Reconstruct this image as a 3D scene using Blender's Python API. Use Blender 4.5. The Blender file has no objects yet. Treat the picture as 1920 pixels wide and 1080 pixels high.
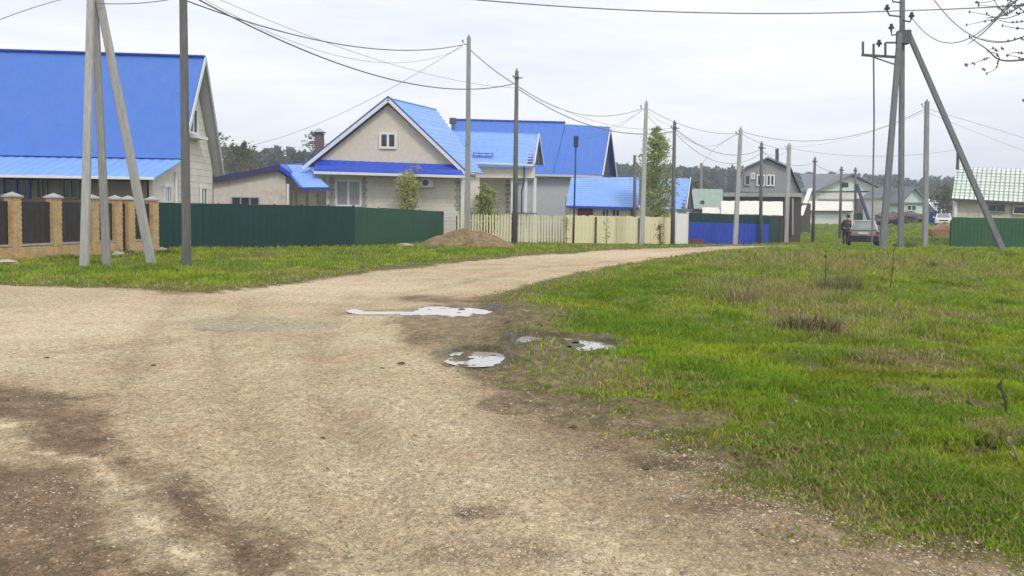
import bpy, math, random
import numpy as np
from mathutils import Vector, Matrix
random.seed(7); RNG = np.random.default_rng(11)
S = bpy.context.scene
COL = S.collection
R = math.radians

# ------------------------------------------------------------------ camera, sky, sun, exposure
CAM_H, FPX, PITCH, ROLL, PPY = 1.6, 1500.0, R(3.0), R(0.7), 476.6
cr, sr, cp, sp = math.cos(ROLL), math.sin(ROLL), math.cos(PITCH), math.sin(PITCH)
Fv = Vector((0, cp, -sp)); U0 = Vector((0, sp, cp)); R0 = Vector((1, 0, 0))
Rv = R0 * cr + U0 * sr; Uv = U0 * cr - R0 * sr
cd = bpy.data.cameras.new('camera'); cam = bpy.data.objects.new('camera', cd); COL.objects.link(cam)
cd.sensor_width = 36; cd.lens = FPX / 1920 * 36; cd.shift_y = -(540 - PPY) / 1920
cd.clip_start = 0.05; cd.clip_end = 4000
cam.matrix_world = Matrix(((Rv.x, Uv.x, -Fv.x, 0), (Rv.y, Uv.y, -Fv.y, 0), (Rv.z, Uv.z, -Fv.z, CAM_H), (0, 0, 0, 1)))
S.camera = cam

SUN_EL, SUN_AZ = R(48), R(150)          # azimuth measured clockwise from +Y
w = bpy.data.worlds.new('World'); S.world = w; w.use_nodes = True
nt = w.node_tree; nt.nodes.clear()
out = nt.nodes.new('ShaderNodeOutputWorld'); bg = nt.nodes.new('ShaderNodeBackground')
sky = nt.nodes.new('ShaderNodeTexSky'); sky.sky_type = 'NISHITA'; sky.sun_disc = False
sky.sun_elevation = SUN_EL; sky.sun_rotation = SUN_AZ
tc = nt.nodes.new('ShaderNodeTexCoord'); mp = nt.nodes.new('ShaderNodeMapping'); mp.inputs['Scale'].default_value = (1.3, 1.3, 8.5)
n1 = nt.nodes.new('ShaderNodeTexNoise'); n1.inputs['Scale'].default_value = 1.9; n1.inputs['Detail'].default_value = 6; n1.inputs['Roughness'].default_value = .55
rp = nt.nodes.new('ShaderNodeValToRGB')
rp.color_ramp.elements[0].position = .32; rp.color_ramp.elements[0].color = (.775, .81, .89, 1)
rp.color_ramp.elements[1].position = .66; rp.color_ramp.elements[1].color = (.98, .985, 1.0, 1)
sc = nt.nodes.new('ShaderNodeVectorMath'); sc.operation = 'SCALE'; sc.inputs['Scale'].default_value = 10
mx = nt.nodes.new('ShaderNodeMix'); mx.data_type = 'RGBA'; mx.clamp_result = False; mx.inputs[0].default_value = .93
L = nt.links.new
L(tc.outputs['Generated'], mp.inputs[0]); L(mp.outputs[0], n1.inputs['Vector']); L(n1.outputs[0], rp.inputs[0])
L(rp.outputs[0], sc.inputs[0]); L(sky.outputs[0], mx.inputs[6]); L(sc.outputs[0], mx.inputs[7]); L(mx.outputs[2], bg.inputs[0])
bg.inputs[1].default_value = .1; L(bg.outputs[0], out.inputs[0])
sd_ = bpy.data.lights.new('sun', 'SUN'); sun = bpy.data.objects.new('sun', sd_); COL.objects.link(sun)
sd_.energy = 1.5; sd_.angle = R(14); sd_.color = (1, .95, .87)
dirv = Vector((math.sin(SUN_AZ) * math.cos(SUN_EL), math.cos(SUN_AZ) * math.cos(SUN_EL), math.sin(SUN_EL)))
sun.rotation_euler = dirv.to_track_quat('Z', 'Y').to_euler()
S.view_settings.view_transform = 'Standard'; S.view_settings.look = 'None'
S.view_settings.exposure = 0.32; S.view_settings.gamma = 1; S.view_settings.use_curve_mapping = False

# ------------------------------------------------------------------ pixel (1920x1080 photo) <-> place helpers
def ray(px, py):
    return (Fv + Rv * ((px - 960) / FPX) + Uv * ((PPY - py) / FPX))
def P(px, py, Y):
    d = ray(px, py); t = Y / d.y
    return Vector((d.x * t, Y, CAM_H + d.z * t))
def PZ(px, py, z):
    d = ray(px, py); t = (z - CAM_H) / d.z
    return Vector((d.x * t, d.y * t, z))
def proj(p):
    d = Vector(p) - Vector((0, 0, CAM_H)); k = d.dot(Fv)
    return 960 + FPX * d.dot(Rv) / k, PPY - FPX * d.dot(Uv) / k
PC_Y = [-900, 0, 30, 35, 45, 57, 66, 78, 88, 100, 135, 220, 400, 900]
PC_Z = [0, 0, .0, .0, -.15, -.45, -.72, -.8, -.8, -.55, .3, 1.5, 4, 9]
PR_Y = [-900, 0, 24, 31, 37, 51, 70, 91, 135, 220, 400, 900]
PR_Z = [0, 0, .06, .2, .12, -.42, .15, .62, 1.0, 1.8, 4, 9]
def sstep(a, b, x):
    t = np.clip((x - a) / (b - a), 0, 1); return t * t * (3 - 2 * t)
def g0(X, Y):
    X = np.asarray(X, float); Y = np.asarray(Y, float)
    r = X / np.maximum(Y, 3.0)
    k = sstep(.44, .51, r) * sstep(15, 30, Y)
    k2 = sstep(.18, .32, r) * sstep(15, 30, Y) * (1 - sstep(34, 44, Y)) 
    k = np.maximum(k, k2 * .9)
    return np.interp(Y, PC_Y, PC_Z) * (1 - k) + np.interp(Y, PR_Y, PR_Z) * k
def gz(x, y): return float(g0(x, y))
def G(px, py):
    z = 0.0
    for _ in range(25):
        p = PZ(px, py, min(z, 1.2)); z = .5 * z + .5 * gz(p.x, p.y)
    return Vector((p.x, p.y, gz(p.x, p.y)))
def GY(px, Y):                            # ground point at depth Y under photo column px (measured near the ground)
    p = P(px, 455, Y); return Vector((p.x, Y, gz(p.x, Y)))
def on_line(px, A, B, py=450):
    d = ray(px, py); k = d.x / d.y
    t = (k * A.y - A.x) / ((B.x - A.x) - k * (B.y - A.y))
    p = A.lerp(B, t); return Vector((p.x, p.y, gz(p.x, p.y)))
def hashn(ix, iy, s):
    h = (ix.astype(np.int64) * 374761393 + iy.astype(np.int64) * 668265263 + s * 974711) & 0xffffffff
    h = ((h ^ (h >> 13)) * 1274126177) & 0xffffffff
    return ((h ^ (h >> 16)) & 0xffff) / 65535.0
def vnoise(x, y, s=0):
    ix = np.floor(x); iy = np.floor(y); fx = x - ix; fy = y - iy
    fx = fx * fx * (3 - 2 * fx); fy = fy * fy * (3 - 2 * fy)
    a = hashn(ix, iy, s); b = hashn(ix + 1, iy, s); c = hashn(ix, iy + 1, s); d = hashn(ix + 1, iy + 1, s)
    return (a * (1 - fx) + b * fx) * (1 - fy) + (c * (1 - fx) + d * fx) * fy
def fbm(x, y, o=4, s=0):
    r = 0; a = .5; t = 0
    for i in range(o):
        r = r + a * vnoise(x * 2 ** i + i * 17.3, y * 2 ** i + i * 9.1, s + i); t += a; a *= .5
    return r / t

# ------------------------------------------------------------------ materials
def mat(name, c, rough=.7, var=.12, scale=6, bump=0, bscale=40, metal=0, c2=None, c2pos=(.5, .65), spec=None, stretch=None):
    m = bpy.data.materials.new(name); m.use_nodes = True; t = m.node_tree; b = t.nodes['Principled BSDF']
    tcn = t.nodes.new('ShaderNodeTexCoord'); src = tcn.outputs['Object']
    if stretch:
        mm = t.nodes.new('ShaderNodeMapping'); mm.inputs['Scale'].default_value = stretch; t.links.new(src, mm.inputs[0]); src = mm.outputs[0]
    n = t.nodes.new('ShaderNodeTexNoise'); n.inputs['Scale'].default_value = scale; n.inputs['Detail'].default_value = 5; n.inputs['Roughness'].default_value = .65
    t.links.new(src, n.inputs['Vector'])
    r = t.nodes.new('ShaderNodeValToRGB'); e = r.color_ramp.elements
    e[0].position = .3; e[1].position = .7
    e[0].color = tuple(max(0, x * (1 - var)) for x in c) + (1,); e[1].color = tuple(x * (1 + var) for x in c) + (1,)
    t.links.new(n.outputs[0], r.inputs[0]); last = r.outputs[0]
    if c2:
        n2 = t.nodes.new('ShaderNodeTexNoise'); n2.inputs['Scale'].default_value = scale * .37; n2.inputs['Detail'].default_value = 7; n2.inputs['Roughness'].default_value = .7
        t.links.new(src, n2.inputs['Vector'])
        r2 = t.nodes.new('ShaderNodeValToRGB'); r2.color_ramp.elements[0].position = c2pos[0]; r2.color_ramp.elements[1].position = c2pos[1]
        t.links.new(n2.outputs[0], r2.inputs[0])
        mx = t.nodes.new('ShaderNodeMix'); mx.data_type = 'RGBA'; t.links.new(r2.outputs[0], mx.inputs[0]); t.links.new(last, mx.inputs[6]); mx.inputs[7].default_value = tuple(c2) + (1,)
        last = mx.outputs[2]
    t.links.new(last, b.inputs['Base Color']); b.inputs['Roughness'].default_value = rough; b.inputs['Metallic'].default_value = metal
    if spec is not None: b.inputs['Specular IOR Level'].default_value = spec
    if bump:
        n3 = t.nodes.new('ShaderNodeTexNoise'); n3.inputs['Scale'].default_value = bscale; n3.inputs['Detail'].default_value = 4; t.links.new(src, n3.inputs['Vector'])
        bp = t.nodes.new('ShaderNodeBump'); bp.inputs['Strength'].default_value = bump; bp.inputs['Distance'].default_value = .02
        t.links.new(n3.outputs[0], bp.inputs['Height']); t.links.new(bp.outputs[0], b.inputs['Normal'])
    return m
def attr_mat(name, rough=.8, mult=1.0, trans=0):
    m = bpy.data.materials.new(name); m.use_nodes = True; t = m.node_tree; b = t.nodes['Principled BSDF']
    a = t.nodes.new('ShaderNodeAttribute'); a.attribute_name = 'col'
    t.links.new(a.outputs['Color'], b.inputs['Base Color']); b.inputs['Roughness'].default_value = rough
    b.inputs['Specular IOR Level'].default_value = .25
    if trans:
        o = t.nodes['Material Output']; tr = t.nodes.new('ShaderNodeBsdfTranslucent'); t.links.new(a.outputs['Color'], tr.inputs[0])
        ms = t.nodes.new('ShaderNodeMixShader'); ms.inputs[0].default_value = trans
        t.links.new(b.outputs[0], ms.inputs[1]); t.links.new(tr.outputs[0], ms.inputs[2]); t.links.new(ms.outputs[0], o.inputs[0])
    return m
M = {}
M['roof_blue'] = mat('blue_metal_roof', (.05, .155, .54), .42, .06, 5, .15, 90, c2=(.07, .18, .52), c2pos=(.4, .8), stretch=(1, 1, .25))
M['roof_blue_sheen'] = mat('sky_sheen_blue_metal_roof', (.20, .37, .78), .30, .07, 1.2, .12, 60, c2=(.26, .42, .74), c2pos=(.5, .8))  # blue roof metal with the sky sheen of lower slopes painted in
M['roof_blue3'] = mat('deep_blue_trim', (.02, .07, .5), .4, .08, 3)
M['roof_dark'] = mat('dusty_dark_blue_roof', (.035, .04, .13), .7, .15, 3)
M['white'] = mat('white_paint', (.72, .73, .72), .5, .06, 5, c2=(.5, .5, .47), c2pos=(.6, .85))
M['grey_metal'] = mat('grey_profiled_metal', (.36, .38, .38), .45, .1, 3)
M['cream'] = mat('cream_siding', (.70, .67, .58), .75, .07, 3, .1, 30, c2=(.5, .46, .38), c2pos=(.55, .8))
M['beige'] = mat('beige_brick_facing', (.63, .57, .49), .85, .08, 5, .2, 40)
M['beige2'] = mat('pale_sand_brick_facing', (.74, .70, .63), .85, .08, 5, .2, 40, c2=(.64, .62, .57), c2pos=(.5, .8))
M['tan_wall'] = mat('tan_plaster', (.63, .56, .48), .85, .08, 4, .1, 30, c2=(.4, .33, .25), c2pos=(.5, .8))
M['grey_wall'] = mat('light_grey_siding', (.48, .50, .54), .7, .06, 4)
M['porch_wall'] = mat('shade_toned_porch_wall', (.22, .20, .17), .8, .1, 3)  # grey-beige wall, shade under the porch roof put into the colour
M['quoin'] = mat('grey_corner_brick', (.36, .35, .35), .85, .15, 8)
M['glass'] = mat('dark_window_glass', (.03, .035, .045), .08, .3, 2)
M['curtain'] = mat('window_with_net_curtain', (.28, .29, .31), .15, .35, 6, stretch=(6, 6, .6))
M['brick'] = mat('yellow_ochre_brick', (.58, .40, .19), .85, .22, 11, .4, 60, c2=(.46, .29, .15), c2pos=(.5, .62))
M['mortar'] = mat('pale_mortar', (.42, .38, .31), .9, .15, 10, .3, 60)
M['cap'] = mat('weathered_concrete_cap', (.38, .37, .36), .8, .15, 8, .3, 50, c2=(.25, .24, .22), c2pos=(.5, .75))
M['dark_panel'] = mat('dark_brown_fence_sheet', (.030, .024, .024), .45, .25, 4)
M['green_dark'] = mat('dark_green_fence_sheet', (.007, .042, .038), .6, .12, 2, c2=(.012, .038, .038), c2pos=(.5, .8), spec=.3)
M['green_lit'] = mat('lit_side_green_fence_sheet', (.022, .085, .05), .55, .12, 2, c2=(.035, .09, .06), c2pos=(.5, .8), spec=.3)  # light falling on the turned fence run is put into this green
M['green_r'] = mat('grass_green_fence_sheet', (.025, .10, .036), .55, .12, 2, c2=(.04, .11, .05), c2pos=(.5, .8), spec=.3)
M['blue_sheet'] = mat('blue_fence_sheet', (.012, .05, .42), .45, .12, 2, c2=(.02, .09, .40), c2pos=(.5, .8))
M['picket'] = mat('yellow_cream_painted_wood', (.70, .65, .40), .75, .1, 6, .2, 50, c2=(.55, .50, .32), c2pos=(.55, .8), stretch=(4, 4, .8))
M['concrete'] = mat('grey_concrete_pole', (.30, .30, .29), .9, .16, 5, .5, 60, c2=(.21, .205, .195), c2pos=(.5, .72), stretch=(3, 3, .5))
M['concrete_d'] = mat('blue_grey_concrete_pole', (.19, .20, .21), .9, .16, 5, .5, 60, c2=(.13, .135, .145), c2pos=(.5, .72), stretch=(3, 3, .5))
M['concrete_w'] = mat('whitish_concrete_pole', (.42, .42, .41), .9, .13, 5, .5, 60, c2=(.28, .28, .27), c2pos=(.5, .72), stretch=(3, 3, .5))
M['wood_pole'] = mat('weathered_grey_timber_pole', (.15, .15, .145), .9, .25, 6, .6, 60, c2=(.095, .093, .09), c2pos=(.45, .7), stretch=(4, 4, .3))
M['steel'] = mat('dull_steel', (.10, .10, .11), .5, .2, 8, metal=.5)
M['insul'] = mat('dark_glazed_insulator', (.03, .03, .035), .25, .2, 8)
M['cable'] = mat('grey_overhead_cable', (.17, .17, .19), .6, .1, 8)
M['greywood'] = mat('weathered_grey_boards', (.31, .32, .35), .85, .2, 5, .3, 50, stretch=(5, 5, .4))
M['brownwood'] = mat('dark_brown_boards', (.085, .065, .05), .85, .25, 5, .3, 50, stretch=(5, 5, .4))
M['redbrown'] = mat('red_brown_boards', (.16, .05, .035), .8, .2, 4)
M['mint'] = mat('mint_siding', (.60, .73, .62), .75, .06, 3)
M['greyroof'] = mat('grey_slate_roof', (.17, .19, .22), .8, .15, 3)
M['paleroof'] = mat('pale_green_metal_tile', (.78, .81, .74), .45, .05, 2, c2=(.66, .72, .60), c2pos=(.45, .7))
M['greenroof'] = mat('faded_green_roof', (.26, .34, .29), .7, .12, 2)
M['offwhite'] = mat('cream_white_sheet_roof', (.72, .69, .60), .6, .05, 3)
M['brickred'] = mat('brown_red_brick', (.15, .12, .12), .85, .2, 9)
M['bark'] = mat('brown_grey_bark', (.15, .135, .13), .9, .3, 10, .6, 40)
M['birch'] = mat('birch_bark', (.45, .44, .41), .8, .1, 5, .3, 40, c2=(.05, .045, .04), c2pos=(.55, .62), stretch=(1, 1, 6))
M['soil'] = mat('dry_brown_soil', (.24, .165, .085), .95, .4, 7, 1.0, 14, c2=(.12, .09, .035), c2pos=(.45, .65))
M['stone'] = mat('pale_stone', (.42, .38, .31), .9, .2, 7, .5, 40)
M['rubber'] = mat('black_rubber', (.02, .02, .02), .8, .2, 9)
M['car_grey'] = mat('taupe_grey_car_paint', (.23, .21, .22), .3, .05, 3)
M['car_silver'] = mat('silver_car_paint', (.46, .46, .43), .28, .05, 3)
M['car_white'] = mat('white_car_paint', (.75, .76, .78), .3, .03, 3)
M['red_lamp'] = mat('red_lamp_plastic', (.3, .015, .01), .25, .1, 5)
M['lamp_clear'] = mat('clear_lamp_plastic', (.55, .56, .58), .12, .1, 5)
M['car_glass'] = mat('sky_toned_car_glass', (.22, .24, .24), .05, .2, 2)  # pale base colour stands in for sky reflected in the windows
M['plate'] = mat('white_number_plate', (.65, .65, .63), .4, .05, 4)
M['skin'] = mat('skin', (.45, .27, .2), .6, .1, 20)
M['jacket'] = mat('dark_jacket_cloth', (.028, .028, .033), .85, .25, 14)
M['trousers'] = mat('black_trouser_cloth', (.018, .018, .022), .85, .25, 14)
M['hair'] = mat('dark_hair', (.02, .015, .012), .7, .3, 40)
M['shoe'] = mat('pale_shoe', (.5, .5, .48), .6, .1, 20)
M['leaf'] = attr_mat('spring_leaves', .7, trans=.5)
M['forest'] = attr_mat('distant_foliage', .9)
M['grass'] = attr_mat('grass_blades', .75, trans=.42)
M['pebble'] = attr_mat('limestone_chips', .85)
M['redpatch'] = mat('orange_brown_earth', (.30, .17, .09), .95, .3, 4, .9, 14)

# ------------------------------------------------------------------ mesh builder
class MB:
    def __init__(s): s.v = []; s.f = []
    def add(s, vs, fs):
        o = len(s.v); s.v += [Vector(v) for v in vs]; s.f += [tuple(i + o for i in f) for f in fs]; return s
    def box(s, c, h, ax=(Vector((1, 0, 0)), Vector((0, 1, 0)), Vector((0, 0, 1)))):
        c = Vector(c); a, b, d = ax
        vs = [c + a * (h[0] * i) + b * (h[1] * j) + d * (h[2] * k) for k in (-1, 1) for j in (-1, 1) for i in (-1, 1)]
        return s.add(vs, [(0, 2, 3, 1), (4, 5, 7, 6), (0, 1, 5, 4), (2, 6, 7, 3), (0, 4, 6, 2), (1, 3, 7, 5)])
    def prism(s, poly, vec):
        n = len(poly); vec = Vector(vec); a = [Vector(p) for p in poly]
        return s.add(a + [p + vec for p in a], [tuple(range(n)), tuple(range(2 * n - 1, n - 1, -1))] + [(i, (i + 1) % n, (i + 1) % n + n, i + n)[::-1] for i in range(n)])
    def beam(s, p0, p1, w0, d0=None, w1=None, d1=None, side=None):
        p0 = Vector(p0); p1 = Vector(p1); d0 = d0 or w0; w1 = w1 or w0; d1 = d1 or d0
        z = (p1 - p0).normalized(); sd = Vector(side) if side else (Vector((1, 0, 0)) if abs(z.x) < .9 else Vector((0, 1, 0)))
        y = z.cross(sd).normalized(); x = y.cross(z).normalized()
        vs = []
        for p, ww, dd in ((p0, w0, d0), (p1, w1, d1)):
            c = .18
            for i, j in ((-1, -1 + c), (-1 + c, -1), (1 - c, -1), (1, -1 + c), (1, 1 - c), (1 - c, 1), (-1 + c, 1), (-1, 1 - c)): vs.append(p + x * (i * ww / 2) + y * (j * dd / 2))
        return s.add(vs, [tuple(range(7, -1, -1)), tuple(range(8, 16))] + [(i, (i + 1) % 8, (i + 1) % 8 + 8, i + 8) for i in range(8)])
    def tube(s, pts, rad, n=6):
        pts = [Vector(p) for p in pts]; m = len(pts)
        if not hasattr(rad, '__len__'): rad = [rad] * m
        up = None; vs = []
        for i, p in enumerate(pts):
            t = (pts[min(i + 1, m - 1)] - pts[max(i - 1, 0)]).normalized()
            if up is None: up = Vector((0, 0, 1)) if abs(t.z) < .9 else Vector((1, 0, 0))
            x = t.cross(up).normalized(); y = x.cross(t).normalized(); up = y
            vs += [p + (x * math.cos(2 * math.pi * k / n) + y * math.sin(2 * math.pi * k / n)) * rad[i] for k in range(n)]
        fs = [(i * n + k, i * n + (k + 1) % n, (i + 1) * n + (k + 1) % n, (i + 1) * n + k) for i in range(m - 1) for k in range(n)]
        return s.add(vs, fs + [tuple(range(n - 1, -1, -1)), tuple((m - 1) * n + k for k in range(n))])
    def sheet(s, a, b, c, d, nu=1, nv=1, fn=None, th=.03):
        # a,b lower edge (left,right); d,c upper edge.  fn(u,v in metres) -> offset along the normal
        a, b, c, d = [Vector(p) for p in (a, b, c, d)]
        n = ((b - a).cross(d - a)).normalized()
        if n.z < 0 or (abs(n.z) < .02 and n.y > 0): n = -n
        W = (b - a).length; H = (d - a).length; o = len(s.v)
        for lay in (0, 1):
            for j in range(nv + 1):
                for i in range(nu + 1):
                    u = i / nu; v = j / nv
                    p = a.lerp(b, u).lerp(d.lerp(c, u), v)
                    s.v.append(p + n * ((fn(u * W, v * H) if fn else 0) - lay * th))
        k = (nu + 1) * (nv + 1); q = lambda i, j, l=0: o + l * k + j * (nu + 1) + i
        for j in range(nv):
            for i in range(nu):
                s.f.append((q(i, j), q(i + 1, j), q(i + 1, j + 1), q(i, j + 1))); s.f.append((q(i, j + 1, 1), q(i + 1, j + 1, 1), q(i + 1, j, 1), q(i, j, 1)))
        for i in range(nu):
            s.f.append((q(i, 0), q(i, 0, 1), q(i + 1, 0, 1), q(i + 1, 0))); s.f.append((q(i, nv), q(i + 1, nv), q(i + 1, nv, 1), q(i, nv, 1)))
        for j in range(nv):
            s.f.append((q(0, j), q(0, j + 1), q(0, j + 1, 1), q(0, j, 1))); s.f.append((q(nu, j), q(nu, j, 1), q(nu, j + 1, 1), q(nu, j + 1)))
        return s
    def blob(s, c, r, nu=10, nv=7, amp=.2, flat=None, seed=0):
        rr = random.Random(seed); c = Vector(c); vs = []; ph = [rr.uniform(0, 6.3) for _ in range(6)]
        for j in range(nv + 1):
            th = math.pi * j / nv
            for i in range(nu):
                a = 2 * math.pi * i / nu
                k = 1 + amp * (math.sin(2 * a + ph[0] + th) * .4 + math.sin(3 * a + ph[1]) * .3 + math.sin(5 * th + ph[2] + a) * .3) + rr.uniform(-amp, amp) * .3
                vs.append(c + Vector((r[0] * math.sin(th) * math.cos(a) * k, r[1] * math.sin(th) * math.sin(a) * k, r[2] * math.cos(th) * k)))
        return s.add(vs, [(j * nu + i, (j + 1) * nu + i, (j + 1) * nu + (i + 1) % nu, j * nu + (i + 1) % nu) for j in range(nv) for i in range(nu)])
    def mesh(s, name, m, off=Vector((0, 0, 0)), smooth=False):
        me = bpy.data.meshes.new(name); me.from_pydata([v - off for v in s.v], [], s.f); me.validate()
        import bmesh
        bm = bmesh.new(); bm.from_mesh(me); bmesh.ops.recalc_face_normals(bm, faces=bm.faces); bm.to_mesh(me); bm.free()
        me.materials.append(m)
        if smooth: me.polygons.foreach_set('use_smooth', [True] * len(me.polygons))
        return me
def setp(o, label=None, cat=None, group=None, kind=None):
    if label: o['label'] = label
    if cat: o['category'] = cat
    if group: o['group'] = group
    if kind: o['kind'] = kind
    return o
def thing(name, label, cat, loc, group=None, kind=None):
    o = bpy.data.objects.new(name, None); o.empty_display_size = .3; COL.objects.link(o); o.location = loc
    return setp(o, label, cat, group, kind)
def part(root, name, mb, m, parent=None, label=None, kind=None, smooth=False):
    me = mb.mesh(name, m, Vector(root.location), smooth); o = bpy.data.objects.new(name, me); COL.objects.link(o); o.parent = parent or root
    return setp(o, label, kind=kind)
def shared(root, name, me, loc, rz=0, scale=None, parent=None):
    o = bpy.data.objects.new(name, me); COL.objects.link(o); o.parent = parent or root
    o.location = Vector(loc) - Vector(root.location); o.rotation_euler = (0, 0, rz)
    if scale: o.scale = scale
    return o
def single(name, mb, m, label, cat, loc, group=None, kind=None, smooth=False):
    me = mb.mesh(name, m, Vector(loc), smooth); o = bpy.data.objects.new(name, me); COL.objects.link(o); o.location = loc
    return setp(o, label, cat, group, kind)
def np_mesh(name, V, F, m, col=None, smooth=False):
    me = bpy.data.meshes.new(name); k = F.shape[1]
    me.vertices.add(len(V)); me.vertices.foreach_set('co', V.astype(np.float32).ravel())
    me.loops.add(F.size); me.loops.foreach_set('vertex_index', F.astype(np.int32).ravel())
    me.polygons.add(len(F)); me.polygons.foreach_set('loop_start', np.arange(0, F.size, k, dtype=np.int32))
    me.update(calc_edges=True)
    if smooth: me.polygons.foreach_set('use_smooth', np.ones(len(F), bool))
    if col is not None:
        a = me.attributes.new('col', 'FLOAT_COLOR', 'POINT'); c = np.ones((len(V), 4), np.float32); c[:, :3] = col; a.data.foreach_set('color', c.ravel())
    me.materials.append(m); return me

# ------------------------------------------------------------------ ground and road
def W(pts): return np.array([tuple(G(a, b))[:2] for a, b in pts])
up_px = [(0, 535), (130, 539), (300, 547), (400, 551), (500, 541), (640, 519), (800, 498), (960, 482), (1130, 470), (1300, 463.5), (1400, 461), (1490, 460)]
lo_px = [(1500, 465), (1400, 467), (1300, 475), (1210, 487), (1130, 500), (1050, 516), (980, 533), (900, 553), (860, 566), (905, 592), (900, 625), (850, 660), (870, 705), (950, 748), (1100, 808), (1250, 880), (1400, 935), (1600, 1005), (1920, 1075)]
ROAD = np.vstack([[(-120, 24), (-40, 19.5)], W(up_px), W(lo_px), [(5, 2.4), (14, 0.5), (60, -6), (60, -60), (-120, -60)]])
def sdist(X, Y, poly):
    d = np.full(X.shape, 1e9); ins = np.zeros(X.shape, bool); n = len(poly)
    for i in range(n):
        ax, ay = poly[i]; bx, by = poly[(i + 1) % n]; ex, ey = bx - ax, by - ay
        wx, wy = X - ax, Y - ay; t = np.clip((wx * ex + wy * ey) / (ex * ex + ey * ey + 1e-12), 0, 1)
        d = np.minimum(d, (wx - ex * t) ** 2 + (wy - ey * t) ** 2)
        c = (ay > Y) != (by > Y); xi = ax + (Y - ay) / (by - ay + 1e-12) * ex
        ins ^= c & (X < xi)
    return np.where(ins, 1, -1) * np.sqrt(d)
def ell(px, py, wpx, hpx):             # a patch on the ground: centre and half axes (m) from photo extents
    c = G(px, py); e = G(px + wpx, py); a = G(px, py - hpx); b = G(px, py + hpx)
    return (c.x, (a.y + b.y) / 2, abs(e.x - c.x), abs(a.y - b.y) / 2)
def emask(X, Y, e, soft=.35):
    d = np.sqrt(((X - e[0]) / e[2]) ** 2 + ((Y - e[1]) / e[3]) ** 2); return 1 - sstep(1 - soft, 1 + soft, d)
PUD = {'road': [ell(855, 582, 76, 8), ell(765, 585, 95, 3.5)], 'mud_near': [ell(922, 668, 28, 12), ell(888, 660, 42, 6)],
       'mud_mid': [ell(990, 638, 26, 12), ell(1025, 633, 45, 4)], 'mud_right': [ell(1108, 645, 44, 9), ell(1075, 648, 28, 4)]}
RUTS = [W([(1340, 468), (1000, 503), (760, 548), (560, 600), (300, 640), (100, 655)]), W([(340, 562), (262, 640), (240, 720), (320, 830), (460, 960), (620, 1090)]), W([(660, 548), (590, 640), (620, 760), (760, 900), (960, 1090)]), W([(470, 560), (400, 640), (420, 740), (540, 880), (720, 1090)])]
MUD = [ell(900, 610, 170, 42), ell(960, 660, 150, 45), ell(1060, 700, 190, 34), ell(1180, 720, 80, 14), ell(1010, 760, 110, 20), ell(1060, 640, 120, 18), ell(1200, 790, 190, 26), ell(1350, 870, 150, 22)]
BARE = [ell(1650, 665, 60, 20), ell(1500, 600, 60, 22), ell(1760, 640, 70, 9), ell(1560, 745, 40, 18), ell(1480, 760, 22, 14), ell(1440, 800, 16, 10), ell(1800, 860, 90, 20),
        ell(1880, 790, 60, 40), ell(500, 480, 45, 6), ell(1390, 545, 30, 14), ell(1700, 690, 130, 12), ell(1880, 690, 60, 14), ell(1540, 690, 30, 8)]
DRY = [ell(1540, 500, 190, 26), ell(1500, 560, 150, 30), ell(1740, 500, 160, 22), ell(1600, 620, 120, 16)]
LUSH = [ell(1650, 790, 230, 55), ell(1480, 890, 140, 50), ell(1820, 960, 160, 70), ell(1250, 620, 180, 30), ell(1330, 720, 90, 30), ell(1560, 840, 160, 50), ell(1180, 550, 160, 18)]
BROWN = [ell(155, 858, 60, 12), ell(900, 955, 60, 12), ell(920, 1035, 130, 28), ell(420, 616, 80, 3), ell(800, 632, 40, 10), ell(830, 560, 110, 8), ell(350, 553, 60, 3)]
BROWN_POLY = [W([(-200, 720), (60, 725), (190, 740), (215, 790), (205, 865), (120, 870), (60, 845), (20, 800), (-200, 780)]),
              W([(-200, 860), (60, 880), (180, 905), (235, 960), (300, 1030), (420, 1078), (440, 1200), (-200, 1300)]),
              W([(215, 870), (300, 880), (400, 930), (500, 985), (600, 1078), (640, 1160), (470, 1160), (430, 1060), (330, 1000), (250, 930)])]
STREAK = W([(-60, 780), (10, 800), (60, 850), (160, 872), (230, 912), (280, 985), (380, 1040), (520, 1090)])
def poly_soft(X, Y, poly, soft=.18):
    d = sdist(X, Y, poly) + (fbm(X * 3.2, Y * 2.2, 4, 93) - .5) * .55; return sstep(-soft, soft, d)
def line_mask(X, Y, L_, wd):
    d = np.full(X.shape, 1e9)
    for i in range(len(L_) - 1):
        ax, ay = L_[i]; ex, ey = L_[i + 1][0] - ax, L_[i + 1][1] - ay; t = np.clip(((X - ax) * ex + (Y - ay) * ey) / (ex * ex + ey * ey), 0, 1)
        d = np.minimum(d, np.hypot(X - ax - ex * t, Y - ay - ey * t))
    return 1 - sstep(wd * .4, wd, d + (fbm(X * 9, Y * 9, 3, 95) - .5) * wd * 1.6)
PALE = [ell(60, 620, 230, 50), ell(620, 540, 200, 16), ell(1150, 478, 250, 8)]
WET = [ell(470, 606, 130, 12), ell(560, 607, 70, 9)]
def macc(X, Y, L_, soft=.5):
    m = np.zeros(X.shape)
    for e in L_: m = np.maximum(m, emask(X, Y, e, soft))
    return m
def ruts(X, Y):
    m = np.zeros(X.shape)
    for L_ in RUTS:
        d = np.full(X.shape, 1e9)
        for i in range(len(L_) - 1):
            ax, ay = L_[i]; ex, ey = L_[i + 1][0] - ax, L_[i + 1][1] - ay; t = np.clip(((X - ax) * ex + (Y - ay) * ey) / (ex * ex + ey * ey), 0, 1)
            d = np.minimum(d, np.hypot(X - ax - ex * t, Y - ay - ey * t))
        m = np.maximum(m, np.exp(-((d + (fbm(X * 1.1, Y * 1.1, 3, 88) - .5) * .3) / .2) ** 2))
    return m * (.35 + .9 * fbm(X * .8, Y * .8, 3, 89))
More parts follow.
